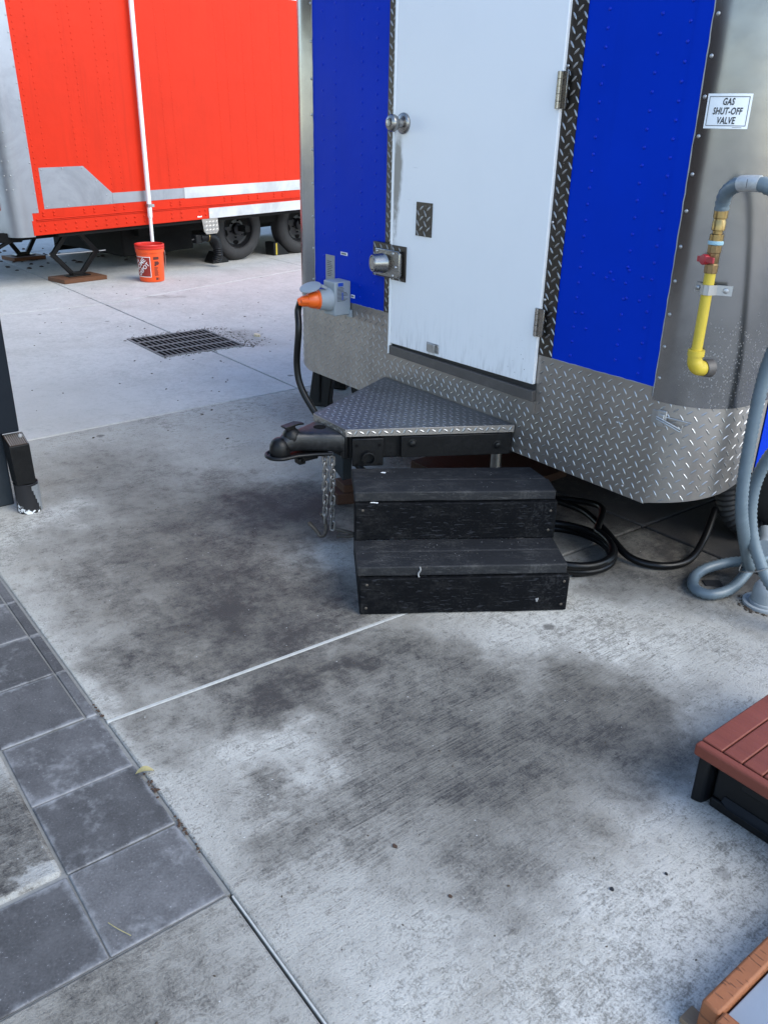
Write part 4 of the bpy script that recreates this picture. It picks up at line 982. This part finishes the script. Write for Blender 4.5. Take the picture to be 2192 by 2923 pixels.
mb = MB(); mb.prism([(.075, .050, .055), (.10, .050, .035), (.10, .026, .035), (.075, .036, .04)], (.42, 0, 0)); mb.prism([(.12, .05, .10), (.12, .03, .115), (.12, .03, .135), (.12, .05, .15)], (.38, 0, 0)); mb.build('base_ledge', 'black_plastic', RS, 30, .003, local=True)
mb = MB(); mb.box(.002, .55, .075, .6, .0, .165, Matrix.Translation((.003, 0, 0))); mb.build('base_body', 'black_plastic', RS, 30, .006, local=True)

WF = thing('wood_framed_step', 'orange brown wood framed step with grey top at the lower right corner', 'step', (-.456, 1.14, 0))
mb = MB(); mb.box(-.019, .019, -.42, .42, -.042, .042); p_ = mb.build('side_rail', 'orange_wood', WF, 30, .006, local=True); p_.location = (.020, .44, .058)
p_.rotation_euler = (0, 0, 0)
mb = MB(); mb.box(-.4, .4, -.018, .018, -.042, .042); p_ = mb.build('front_rail', 'orange_wood', WF, 30, .006, local=True); p_.location = (.440, .020, .058)
mb = MB(); mb.box(.043, .80, .040, .86, .066, .084); mb.build('grey_panel', 'grey_paint', WF, 30, .002, local=True)
mb = MB(); mb.box(-.03, .06, .018, .06, .001, .0155); mb.build('end_block', 'end_wood', WF, 30, .002, local=True)

# ================================================================== LEFT EDGE: DOWNSPOUT, DRAIN STUB, COLUMN
DS = thing('downspout', 'black downspout emptying into a taped black drain stub at the left edge', 'downspout', (-3.682, .878, 0))
pc = Vector((-3.69, .862, 0))
mb = MB(); mb.lathe([(.051, 0), (.051, .13), (.053, .137), (.050, .139), (.049, .13)], Matrix(), 28, True, False); st_ = mb.build('drain_stub', 'peeling', DS, 45, local=True)
mb = MB(); vs_ = []; fs_ = []
for i in range(13):
    a = R(2 + 7*i)
    for j in range(7):
        z = j/6*.128; wgt = max(0, min(1, (i/12*1.25 - (1-j/6)*.25))); vs_.append(((.0535+.0014*math.sin(i*2.1+j))*math.cos(a), (.0535+.0014*math.sin(i*2.1+j))*math.sin(a), z + .002))
for i in range(12):
    for j in range(6):
        if i > 5 - j: fs_.append((7*i+j, 7*i+j+1, 7*i+8+j, 7*i+7+j))
mb.add(vs_, fs_); mb.build('silver_tape', 'silver_tape', st_, 60, local=True)
mb = MB()
q0 = [(-.042, -.046, .139), (.042, -.046, .139), (.042, .036, .139), (-.042, .036, .139)]
q1 = [(-.050, -.056, .352), (.044, -.052, .322), (.044, .032, .322), (-.050, .034, .352)]
loft(mb, [q0, q1]); bx_ = mb.build('drain_box', 'black_paint', DS, 30, .002, local=True)
mb = MB(); mb.prism([(-.046, -.050, .3515), (.040, -.047, .3245), (.040, .027, .3245), (-.046, .029, .3515)], (0, 0, .0012)); mb.build('screen_bed', 'rust', bx_, 0, local=True)
for i in range(9):
    mb = MB(); mb.beam((-.042, -.044+.0088*i, .3535), (.040, -.044+.0088*i, .3275), .0028, .003); mb.build('screen_bar', 'iron', bx_, 0, local=True)
mb = MB(); mb.lathe([(.004, 0), (.009, .004), (.009, .012), (.004, .018)], Matrix.Translation((-.005, .012, .341)), 10); mb.build('pale_pebble', 'caulk', bx_, 50, local=True)
mb = MB(); mb.prism([(-.11, -.095, .366), (-.012, -.095, .366), (-.012, .014, .366), (-.11, .014, .366)], (0, 0, 2.1)); mb.build('downspout_pipe', 'navy', DS, 30, .006, local=True)
SH = thing('added_shelter', 'dark slate grey post standing behind the downspout at left edge, with unseen canopy added', 'added_shelter', (-3.87, .73, 0))
mb = MB(); mb.box(-3.95, -3.785, .62, .842, .0, 2.62); mb.build('post', 'slate', SH, 30, .006)
for x_, y_ in ((-9.2, .73), (-9.2, -4.6), (-3.9, -4.6)):  # unseen supports for the added canopy
    mb = MB(); mb.box(x_-.08, x_+.08, y_-.08, y_+.08, .0, 2.62); mb.build('post', 'slate', SH, 30, .006)
mb = MB(); mb.box(-9.5, -3.45, -5.1, .86, 2.62, 2.80); mb.build('added_roof', 'brown_wood', SH, 30)  # unseen canopy, added so the trailer metal reflects something darker
for x_ in (-9.0, -8.0, -7.0, -6.0, -5.0, -4.0):
    mb = MB(); mb.box(x_-.03, x_+.03, -5.0, .8, 2.48, 2.62); mb.build('added_rafter', 'brown_wood', SH, 30)
mb = MB(); mb.box(-9.3, -3.8, -5.0, -4.9, .0, 2.62); mb.build('added_back_wall', 'brown_wood', SH, 30)  # unseen wall, added to screen low sky from the metal's reflections
# ================================================================== DRAIN GRATE
GR = thing('drain_grate', 'square black iron drain grate sunk in the pale concrete', 'grate', (-6.25, 2.87, 0))
x0, x1, y0, y1 = -.335, .335, -.335, .335
mb = MB(); mb.box(x0, x1, y0, y1, .0005, .0012); mb.build('painted_pit_mouth', 'pit_shade', GR, 0, local=True)  # flat sheet painting the darkness of a pit, no real depth
mb = MB()
for (a, b, c, d) in ((x0-.012, x1+.012, y0-.012, y0+.006), (x0-.012, x1+.012, y1-.006, y1+.012), (x0-.012, x0+.006, y0, y1), (x1-.006, x1+.012, y0, y1)): mb.box(a, b, c, d, .0, .007)
mb.build('grate_frame', 'iron', GR, 30, local=True)
for i in range(1, 4):
    mb = MB(); mb.box(x0+(x1-x0)*i/4-.011, x0+(x1-x0)*i/4+.011, y0, y1, .004, .009); mb.build('cross_rib', 'iron', GR, 30, .002, local=True)
for i in range(1, 16):
    mb = MB(); mb.box(x0, x1, y0+(y1-y0)*i/16-.0045, y0+(y1-y0)*i/16+.0045, .004, .0075); mb.build('grate_bar', 'iron', GR, 30, .001, local=True)
# dirt round the grate, crumbs elsewhere on the ground
mb = MB()
def crumb(x, y, s):
    mb.lathe([(s, 0), (s*.8, s*.35), (s*.25, s*.6)], Matrix.Translation((x, y, .0005)) @ Matrix.Rotation(random.uniform(0, 6.3), 4, 'Z') @ Matrix.Scale(random.uniform(1, 2), 4, (1, 0, 0)), 6)
for i in range(420):
    e = random.random()
    if e < .55: x, y = -6.25 + random.uniform(-.4, .45), 2.87 + .355 + abs(random.gauss(0, .12))
    elif e < .8: x, y = -6.6 - abs(random.gauss(0, .05)), 2.87 + random.uniform(-.3, .45)
    else: x, y = -5.9 + abs(random.gauss(0, .03)), 2.87 + random.uniform(-.35, .4)
    crumb(x, y, random.uniform(.002, .006))
tag(mb.build('dirt_crumbs', 'dirt', None, 0), 'dark dirt crumbs scattered around the drain grate', 'dirt', kind='stuff')
mb = MB()
for i in range(330):
    x, y = random.uniform(-3.4, .2), random.uniform(-.1, 2.3)
    if -2.3 < x < -1.6 and 1.5 < y < 2.3: continue
    if x < -1.3 and y < .62: continue
    crumb(x, y, random.choice((.0012, .0015, .002, .002, .0028)))
for i in range(120): crumb(random.uniform(-9, -4), random.uniform(.8, 4.5), random.uniform(.003, .008))
tag(mb.build('ground_specks', 'dirt', None, 0), 'tiny dark specks and crumbs scattered over the concrete', 'specks', kind='stuff')
def chip(x, y, s, mat, label, nm='ground_chip'):
    m2 = MB(); P = [Vector((x + s*random.uniform(.6, 1.2)*math.cos(a*math.pi/3.5), y + s*random.uniform(.4, .8)*math.sin(a*math.pi/3.5), .001)) for a in range(7)]
    m2.prism(P, (0, 0, s*.35)); tag(m2.build(nm, mat, None, 0), label, 'debris')
chip(-.77, 1.31, .007, 'rubber', 'dark chip on the pale concrete nearest the wood framed step'); chip(-.72, 1.45, .006, 'rubber', 'dark chip on the concrete below the red brown step')
chip(-.98, .995, .006, 'rust', 'small red chip on the pale concrete in the foreground'); chip(-1.17, .985, .008, 'rust', 'brown chip on the concrete right of the paver corner')
chip(-6.137, 3.465, .05, 'paper', 'crumpled pale scrap beside the drain grate', 'paper_scrap')
# leaf on the joint, needle on the paver, rusty bits in the joint
mb = MB(); L_ = .048; ax = Vector((.35, .94, 0)); sd = Vector((.94, -.35, 0)); c_ = Vector((-1.771, .60, .004)); vs_ = []; fs_ = []
for i in range(9):
    t_ = i/8; w_ = .011*math.sin(math.pi*t_)**.7 if 0 < i < 8 else .0005
    for s_ in (-1, 0, 1): vs_.append(c_ + ax*(L_*(t_-.5)) + sd*(w_*s_) + Vector((0, 0, .012*math.sin(math.pi*t_) + (.003 if s_ else 0))))
    if i: fs_ += [(3*i-3, 3*i-2, 3*i+1, 3*i), (3*i-2, 3*i-1, 3*i+2, 3*i+1)]
mb.add(vs_, fs_); tag(mb.build('fallen_leaf', 'leaf', None, 60), 'curled yellow green leaf lying on the joint beside the pavers', 'leaf')
mb = MB(); mb.tube(spline([(-1.375, .345, .004), (-1.345, .356, .006), (-1.315, .372, .004)], 5), .0011, 6); tag(mb.build('pine_needle', 'leaf', None, 60), 'thin yellow needle on the charcoal paver at the corner', 'needle')
mb = MB()
for i in range(55):
    x = random.choice((-1.72, -1.70, -1.54, -1.50, -2.1)) + random.gauss(0, .022); crumb(x, .597 + random.gauss(0, .003), random.uniform(.0015, .004))
tag(mb.build('joint_litter', 'rust', None, 0), 'rust brown leaf litter packed in the joint along the pavers', 'litter', kind='stuff')

# ================================================================== RED TRAILER
RA = 100.0
RT = bpy.data.objects.new('food_trailer', None); COL.objects.link(RT); RT.location = (-9.38, 3.83, 0)
RT.rotation_euler = (Matrix.Rotation(R(RA), 3, 'Z') @ Matrix.Rotation(R(-1.3), 3, 'Y')).to_euler()
WM[RT] = Matrix.Translation((-9.38, 3.83, 0)) @ Matrix.Rotation(R(RA), 4, 'Z') @ Matrix.Rotation(R(-1.3), 4, 'Y')
tag(RT, 'red food trailer with aluminium strips and patch beyond the drain grate', 'food trailer')
rc, rcx = .16, -1.20
def rplan(u, off):
    """u > 0 along the side from the end of the corner, u < 0 round the corner and along the front"""
    if u >= 0: return Vector((rcx+u, -off, 0))
    a = -u/rc
    if a <= math.pi/2: return Vector((rcx - (rc+off)*math.sin(a), rc - (rc+off)*math.cos(a), 0))
    return Vector((rcx-rc-off, rc + (a-math.pi/2)*rc, 0))
def rsheet(u0, u1, z0, z1, off, th=.004):
    us = {u0, u1} | {-rc*math.pi/2*i/10 for i in range(11) if u0 < -rc*math.pi/2*i/10 < u1}; us = sorted(us); mb = MB(); vs = []
    for u in us:
        a, b = rplan(u, off), rplan(u, off-th); vs += [a + Vector((0, 0, z0)), a + Vector((0, 0, z1)), b + Vector((0, 0, z1)), b + Vector((0, 0, z0))]
    fs = [(0, 1, 2, 3), (4*len(us)-1, 4*len(us)-2, 4*len(us)-3, 4*len(us)-4)]
    for i in range(len(us)-1): fs += [(4*i+k, 4*i+4+k, 4*i+4+(k+1) % 4, 4*i+(k+1) % 4) for k in range(4)]
    return mb.add(vs, fs)
XE = 5.6
mb = MB(); mb.prism([(XE, .01, .60), (rcx-.02, .01, .60), (rcx-.11, .05, .60), (rcx-rc+.01, rc, .60), (rcx-rc+.01, 2.4, .60), (XE, 2.4, .60)], (0, 0, 2.3)); mb.build('body_shell', 'dark', RT, 30, local=True)
side = rsheet(-.04, XE+1.2-.0, .70, 2.9, .002, .004); sp_ = side.build('side_wall', 'red', RT, 30, local=True)
rail_ = rsheet(.03, XE+1.2, .56, .702, .008, .02).build('bottom_rail', 'red', RT, 30, .003, local=True)
mb = MB(); mb.tube([(-1.12, -.012, .712), (XE, -.012, .712)], .006, 8); mb.tube([(-1.12, -.012, .698), (XE, -.012, .698)], .005, 8); mb.build('rub_rail', 'red', rail_, 50, local=True)
rsheet(-.62, .115, .775, 2.9, .006).build('corner_sheet', 'alu_far', RT, 30, local=True)
rsheet(-.62, .045, .55, .776, .004, .004).build('lower_corner_sheet', 'alu_far', RT, 30, local=True)
rsheet(-2.0, -.305, .80, 2.9, .009).build('front_wall', 'red_dark', RT, 30, local=True)
rr = dome_mesh('rivet', .0085, .005, 'galv')
for i in range(14):
    z = .82 + .14*i; inst('rivet', rr, RT, WM[RT] @ frame(rplan(.105, .006) + Vector((0, 0, z)), (0, -1, 0)))
for u_ in (-.10, -.16):
    for i in range(5): inst('rivet', rr, RT, WM[RT] @ frame(rplan(u_, .006) + Vector((0, 0, 1.0 + .13*i)), (-math.sin(-u_/rc), -math.cos(-u_/rc), 0)))
# wall rivets: too small to tell apart, one part
mb = MB()
for cx_ in (-1.042, -.919, -.575, -.463, -.222, -.097, .511, .643, 1.279, 1.421, 1.661, 1.811, 2.079, 2.238, 2.52, 2.66):
    z = .95
    while z < 2.88:
        if not (z < 1.21 and cx_ < -.25 and cx_ > -1.02): mb.lathe([(.0085, 0), (.007, .0035), (.002, .005)], frame((cx_, -.002, z), (0, -1, 0)), 6, False)
        z += .0555
mb.build('wall_rivets', 'red', sp_, 60, kind='stuff', local=True)
rb = dome_mesh('rivet', .0125, .009, 'red')
for x_ in (-1.095, -1.04, -.93, -.815, -.697, -.577, -.467, -.345, -.221, -.099, .008, .13, .49, .622, .876, .96):
    for z_ in (.655, .605):
        if -.3 < x_ < .02 and z_ < .61 and False: continue
        inst('rivet', rb, rail_, WM[RT] @ frame((x_, -.008, z_), (0, -1, 0)))
for x_ in (-1.038, -.921, -.581, -.467, -.223, -.107, .493, .623, 1.257, 1.369, 1.627, 1.769, 2.035, 2.175):
    for z_ in (.775, .745): inst('rivet', rb, sp_, WM[RT] @ frame((x_, -.002, z_), (0, -1, 0)))
# aluminium patch, belt strip in two lengths, lower strip
mb = MB(); mb.prism([(-1.016, -.004, .806), (-1.014, -.004, 1.193), (-.53, -.004, 1.193), (-.234, -.004, .918), (-.234, -.004, .806)], (0, .004, 0)); pa = mb.build('repair_patch', 'alu_far', RT, 0, local=True)
for (x_, z_) in ((-.99, 1.175), (-.76, 1.178), (-.545, 1.178), (-.40, 1.04), (-.985, .825), (-.75, .822), (-.48, .818), (-.26, .82), (-.30, .90)): inst('rivet', rr, pa, WM[RT] @ frame((x_, -.004, z_), (0, -1, 0)))
mb = MB(); mb.box(-.233, .69, -.005, -.0005, .808, .916); mb.build('belt_strip', 'alu_far', RT, 0, local=True)
mb = MB(); mb.box(.688, XE, -.008, -.001, .803, .920); mb.build('belt_strip', 'alu_bright', RT, 0, local=True)
mb = MB(); mb.box(1.005, XE, -.016, -.009, .562, .676); mb.build('lower_strip', 'alu_bright', RT, 0, local=True)
mb = MB(); mb.box(.84, .90, -.0105, -.008, .585, .60); mb.box(1.01, 1.045, -.018, -.016, .62, .632); mb.build('clearance_tabs', 'white', RT, 0, local=True)
mb = MB(); mb.box(.2, XE, -.0035, -.0021, 2.02, 2.9); mb.build('upper_panel', 'red', RT, 0, local=True)
# running gear
mb = MB(); mb.beam((rcx-.1, .45, .52), (XE, .45, .52), .06, .10); mb.beam((rcx-.1, 1.95, .52), (XE, 1.95, .52), .06, .10); mb.box(-.9, XE, .1, 2.3, .56, .60)
mb.beam((rcx-.05, .12, .545), (rcx-1.2, 1.0, .50), .07, .09); mb.beam((-.9, .04, .548), (XE, .04, .548), .05, .05)
mb.beam((1.74, .2, .36), (1.74, 2.2, .36), .07, .07); mb.beam((2.79, .2, .36), (2.79, 2.2, .36), .07, .07); mb.box(.3, 3.4, .42, .52, .38, .50)
mb.build('chassis', 'dark', RT, 30, local=True)
for xw in (1.735, 2.80):
    wl = wheel(RT, WM[RT] @ Vector((xw, .47, .385 - xw*.0225)), WM[RT].to_3x3() @ Vector((0, -1, 0)), .385, .22)
# drain elbow and its tread plate hanger
mb = MB(); mb.prism([(.905, -.0, .56), (1.135, -.0, .56), (1.14, -.0, .42), (1.11, -.0, .385), (.955, -.0, .385), (.925, -.0, .42)], (0, .006, 0)); hp = mb.build('pipe_hanger', 'plate', RT, 0, local=True)
def hsurf(u, v): return Vector((u, -.0, v)), Vector((1, 0, 0)), Vector((0, 0, 1)), Vector((0, -1, 0))
lugs(MB(), hsurf, .93, 1.13, .40, .55, None, .025, .018, .005, .003).build('tread_lugs', 'lug', hp, 0, kind='stuff', local=True)
mb = MB(); mb.tube(spline([(.93, .10, .34), (1.02, .09, .345), (1.10, .08, .325), (1.145, .075, .27), (1.155, .07, .20)], 8), .055, 18); mb.tube([(1.045, .088, .344), (1.06, .086, .342)], .062, 18)
P, rs = ribbed([WM[RT].inverted() @ (WM[RT] @ Vector((1.155, .07, .21))), Vector((1.158, .07, .12)), Vector((1.14, .10, .04))], .056, .012, .08); mb.tube(P, rs, 16)
mb.build('drain_elbow', 'black_plastic', RT, 50, local=True)
mb = MB(); mb.tube([(1.02, .089, .345), (1.032, .088, .345)], .0615, 18); mb.build('hose_clamp', 'brass', RT, 40, local=True)
mb = MB(); mb.box(.84, .93, .06, .16, .28, .38); mb.build('gate_valve', 'black_plastic', RT, 30, .01, local=True)
mb = MB(); mb.tube([(.80, .08, .33), (.84, .1, .33)], .006, 8); mb.build('valve_rod', 'galv', RT, 40, local=True)
mb = MB(); mb.box(.15, 1.15, .55, 2.2, .15, .52); mb.build('added_dark_underbody', 'dark', RT, 30, .02, local=True)  # added box that makes the underside read dark down to the ground
mb = MB(); mb.box(.25, XE, 2.36, 2.38, .03, .6); mb.build('far_light_blocker', 'dark', RT, 30, local=True)  # unseen panel added to stop light coming through from the far side
mb = MB(); mb.box(XE-.03, XE-.01, .3, 2.35, .03, .6); mb.build('rear_light_blocker', 'dark', RT, 30, local=True)  # unseen end panel added to darken the ground below

def place(o_local, z=0): q = WM[RT] @ Vector((o_local[0], o_local[1], 0)); return (q.x, q.y, z)
# wheel chocks
for i, (x_, y_, lab) in enumerate(((1.36, .42, 'black wheel chock tucked before the front wheel of the red trailer'), (2.42, .50, 'black wheel chock with yellow stripe between the two red trailer wheels'))):
    CH = thing('wheel_chock', lab, 'wheel chock', place((x_, y_)), R(RA), 'wheel chocks under the red trailer')
    mb = MB(); s_ = 1 if i == 0 else 1
    if i == 0: mb.prism([(-.10, -.09, 0), (.15, -.09, 0), (.15, -.09, .03), (-.02, -.09, .14), (-.10, -.09, .02)], (0, .18, 0))
    else: mb.prism([(-.08, -.09, 0), (.20, -.09, 0), (.17, -.09, .03), (.0, -.09, .17), (-.08, -.09, .17)], (0, .18, 0))
    mb.build('wedge', 'black_plastic', CH, 30, .006, local=True)
    if i: mb = MB(); mb.box(-.045, -.022, -.093, -.0905, .01, .16); mb.build('yellow_stripe', 'yellow', CH, 0, local=True)
# scissor jacks on boards
def jack(c, lab, blab, zt, w_, bs):
    J = thing('scissor_jack', lab, 'jack', place(c, .046), R(RA), 'jacks under the red trailer')
    zt -= .046
    mid = zt*.5
    T1, T2, B1, B2, L1, R1 = (-.045, 0, zt), (.045, 0, zt), (-.05, 0, .02), (.05, 0, .02), (-w_, 0, mid), (w_, 0, mid)
    for a, b in ((T1, L1), (L1, B1), (T2, R1), (R1, B2)):
        mb = MB(); mb.beam(a, b, .05, .035, (0, 1, 0)); mb.build('arm', 'black_paint', J, 30, .004, local=True)
    mb = MB(); mb.box(-.13, .13, -.06, .06, 0, .012); mb.box(-.07, .07, -.035, .035, .012, .045); mb.build('base_plate', 'black_paint', J, 30, .003, local=True)
    mb = MB(); mb.box(-.07, .07, -.04, .04, zt-.01, zt+.03); mb.build('top_plate', 'black_paint', J, 30, .003, local=True)
    mb = MB(); mb.tube([(-w_-.05, 0, mid), (w_+.12, 0, mid)], .007, 8); mb.build('screw_rod', 'galv', J, 40, local=True)
    mb = MB(); mb.box(-w_-.03, -w_+.02, -.022, .022, mid-.02, mid+.02); mb.box(w_-.02, w_+.03, -.022, .022, mid-.02, mid+.02); mb.build('trunnion', 'black_paint', J, 30, .004, local=True)
    mb = MB(); mb.box(-bs[0]/2, bs[0]/2, -bs[1]/2, bs[1]/2, .001, .045)
    b = mb.build('jack_board', 'brown_wood', None, 30, .003, local=True); b.location = place(c); b.rotation_euler = (0, 0, R(RA + 2)); tag(b, blab, 'board', 'boards under the jacks')
jack((-.60, .31), 'black scissor jack under the near front corner of the red trailer', 'brown board under the nearer scissor jack', .53, .255, (.52, .34))
jack((-.30, 2.15), 'black scissor jack at the far side of the red trailer', 'brown board under the farther scissor jack', .53, .2, (.42, .32))
# bucket, standpipe
BK = thing('bucket', 'orange plastic bucket with red rim and white store logo under the white pipe', 'bucket', (-9.135, 3.86, 0))
bc = Vector((-9.135, 3.86, 0)); H_ = .395
def brad(z): return .133 + (.150-.133)*z/H_
mb = MB(); mb.lathe([(.120, .0), (.131, .006), (brad(.02), .02), (brad(.31), .31), (brad(.31)+.007, .312), (brad(.31)+.009, .345), (brad(.345)+.002, .347), (brad(.35), .35), (.147, .356)], None, 40, True, False); bk = mb.build('pail', 'bucket', BK, 35, local=True)
mb = MB(); mb.lathe([(.150, .350), (.158, .352), (.159, .372), (.152, .374), (.156, .376), (.160, .392), (.157, .397), (.150, .397), (.146, .392), (.144, .36), (.13, .06), (.0, .055)], None, 40, False, False); mb.build('red_rim', 'bucket_red', bk, 35, local=True)
camdir = math.atan2(-3.86, 9.135)
def on_pail(vs, fs, ang0, z0, off):
    mb = MB(); out = []
    for v in vs:
        z = z0 + v.y; r_ = brad(z) + off; a = camdir + ang0 + v.x/.142; out.append((r_*math.cos(a), r_*math.sin(a), z))
    return mb.add(out, fs)
def grid(x0, x1, y0, y1, n=10):
    vs, fs = [], []
    for i in range(n+1):
        x = x0+(x1-x0)*i/n; vs += [Vector((x, y0, 0)), Vector((x, y1, 0))]
        if i: fs.append((2*i-2, 2*i, 2*i+1, 2*i-1))
    return vs, fs
LA0 = R(-46)
on_pail(*grid(-.105, .105, -.105, .105), LA0, .165, .0008).build('logo_panel', 'logo_red', bk, 30, local=True)
mb = MB()
for (a, b, c, d) in ((-.11, .11, .102, .108), (-.11, .11, -.108, -.102), (-.11, -.104, -.108, .108), (.104, .11, -.108, .108)):
    q = on_pail(*grid(a, b, c, d), LA0, .165, .0016); mb.add(q.v, q.f)
rot = math.pi/4
for body_, dy, sz in (('THE', .074, .030), ('HOME', .026, .066), ('DEPOT', -.034, .056)):
    vs_, fs_ = text_mesh(body_, sz, 0, .0012)
    vs_ = [Vector((v.x*math.cos(rot) - (v.y+dy)*math.sin(rot), v.x*math.sin(rot) + (v.y+dy)*math.cos(rot), 0)) for v in vs_]
    q = on_pail(vs_, fs_, LA0, .165, .0022); mb.add(q.v, q.f)
mb.build('logo_lettering', 'white', bk, 0, local=True)
mb = MB(); LB = R(24)
q = on_pail(*grid(-.032, .032, .118, .148, 4), LB, .125, .001); mb.add(q.v, q.f)
for (a, b, c, d) in ((-.02, .024, .06, .10), (-.01, .034, .07, .09), (-.022, .0, .05, .07), (-.014, .012, -.10, -.072), (.018, .026, -.10, -.072)):
    q = on_pail(*grid(a, b, c, d, 3), LB, .125, .001); mb.add(q.v, q.f)
for i in range(10):
    q = on_pail(*grid(-.026, .026 - random.uniform(0, .02), .034-i*.0095, .039-i*.0095, 3), LB, .125, .001); mb.add(q.v, q.f)
mb.build('printed_warning', 'ink_brown', bk, 0, local=True)
mb = MB(); hp_ = [Vector((.158*math.cos(camdir+R(75)), .158*math.sin(camdir+R(75)), .335))]
for i in range(1, 9):
    a = camdir + R(75) - R(4*i); hp_.append(Vector((.165*math.cos(a+R(4*i)), .165*math.sin(a+R(4*i)), .335 - .03*i)))
mb.tube(hp_, .003, 6); mb.build('wire_handle', 'galv', bk, 40, local=True)
PP = thing('standpipe', 'tall white pipe clamped to the red trailer and standing in the bucket', 'pipe', place((.150, -.065)))
q = WM[RT] @ Vector((.150, -.065, 0)); zx = Vector((-.0, 0, 1))
mb = MB(); mb.tube([(0, 0, .30), (0, 0, .68)], .019, 16); lowp = mb.build('lower_pipe', 'white_pvc', PP, 40, local=True)
mb = MB(); mb.tube([(0, 0, .64), (0, 0, .66), (0, 0, .74), (0, 0, .76)], [.022, .026, .026, .025], 16); mb.build('pipe_coupling', 'white_pvc', PP, 40, local=True)
mb = MB(); mb.tube([(0, 0, .75), (-.004, 0, 1.8), (.0, 0, 2.85)], .025, 16); mb.build('upper_pipe', 'white_pvc', PP, 40, local=True)
mb = MB(); mb.tube([(0, 0, .752), (0, 0, .785)], .0275, 16); mb.beam((-.03, 0, .768), (-.055, -.01, .768), .012, .03); mb.beam((.0, .02, .768), (-.01, .06, .768), .012, .03); mb.build('pipe_clamp', 'galv', PP, 40, local=True)
# coiled pale hose and scraps on the ground under the red trailer
mb = MB(); P = []
c_ = WM[RT] @ Vector((1.1, 3.0, 0))
for i in range(140):
    a = 2*math.pi*4*i/139; P.append(Vector((c_.x + .34*math.cos(a), c_.y + .34*math.sin(a), .03 + .11*i/139 + .02*math.sin(a*.8))))
mb.tube(P, .016, 10); tag(mb.build('pale_hose_coil', 'white_pvc', None, 60), 'pale hose coil on the ground behind the red trailer', 'hose')
mb = MB()
for i in range(60):
    q = WM[RT] @ Vector((random.uniform(-1, 1.5), random.uniform(1.2, 3), 0)); crumb(q.x, q.y, random.uniform(.01, .03))
tag(mb.build('dry_litter', 'rust', None, 0), 'dry leaf litter on the ground under the red trailer', 'litter', kind='stuff')
# tongue of the red trailer at the very edge of the picture
mb = MB(); mb.beam((rcx-.15, .5, .50), (rcx-.9, 1.05, .48), .08, .11); mb.tube(spline([(rcx-.1, .2, .52), (rcx-.3, .3, .42), (rcx-.55, .4, .40), (rcx-.8, .6, .5)], 6), .02, 10); mb.build('tongue', 'black_paint', RT, 40, local=True)
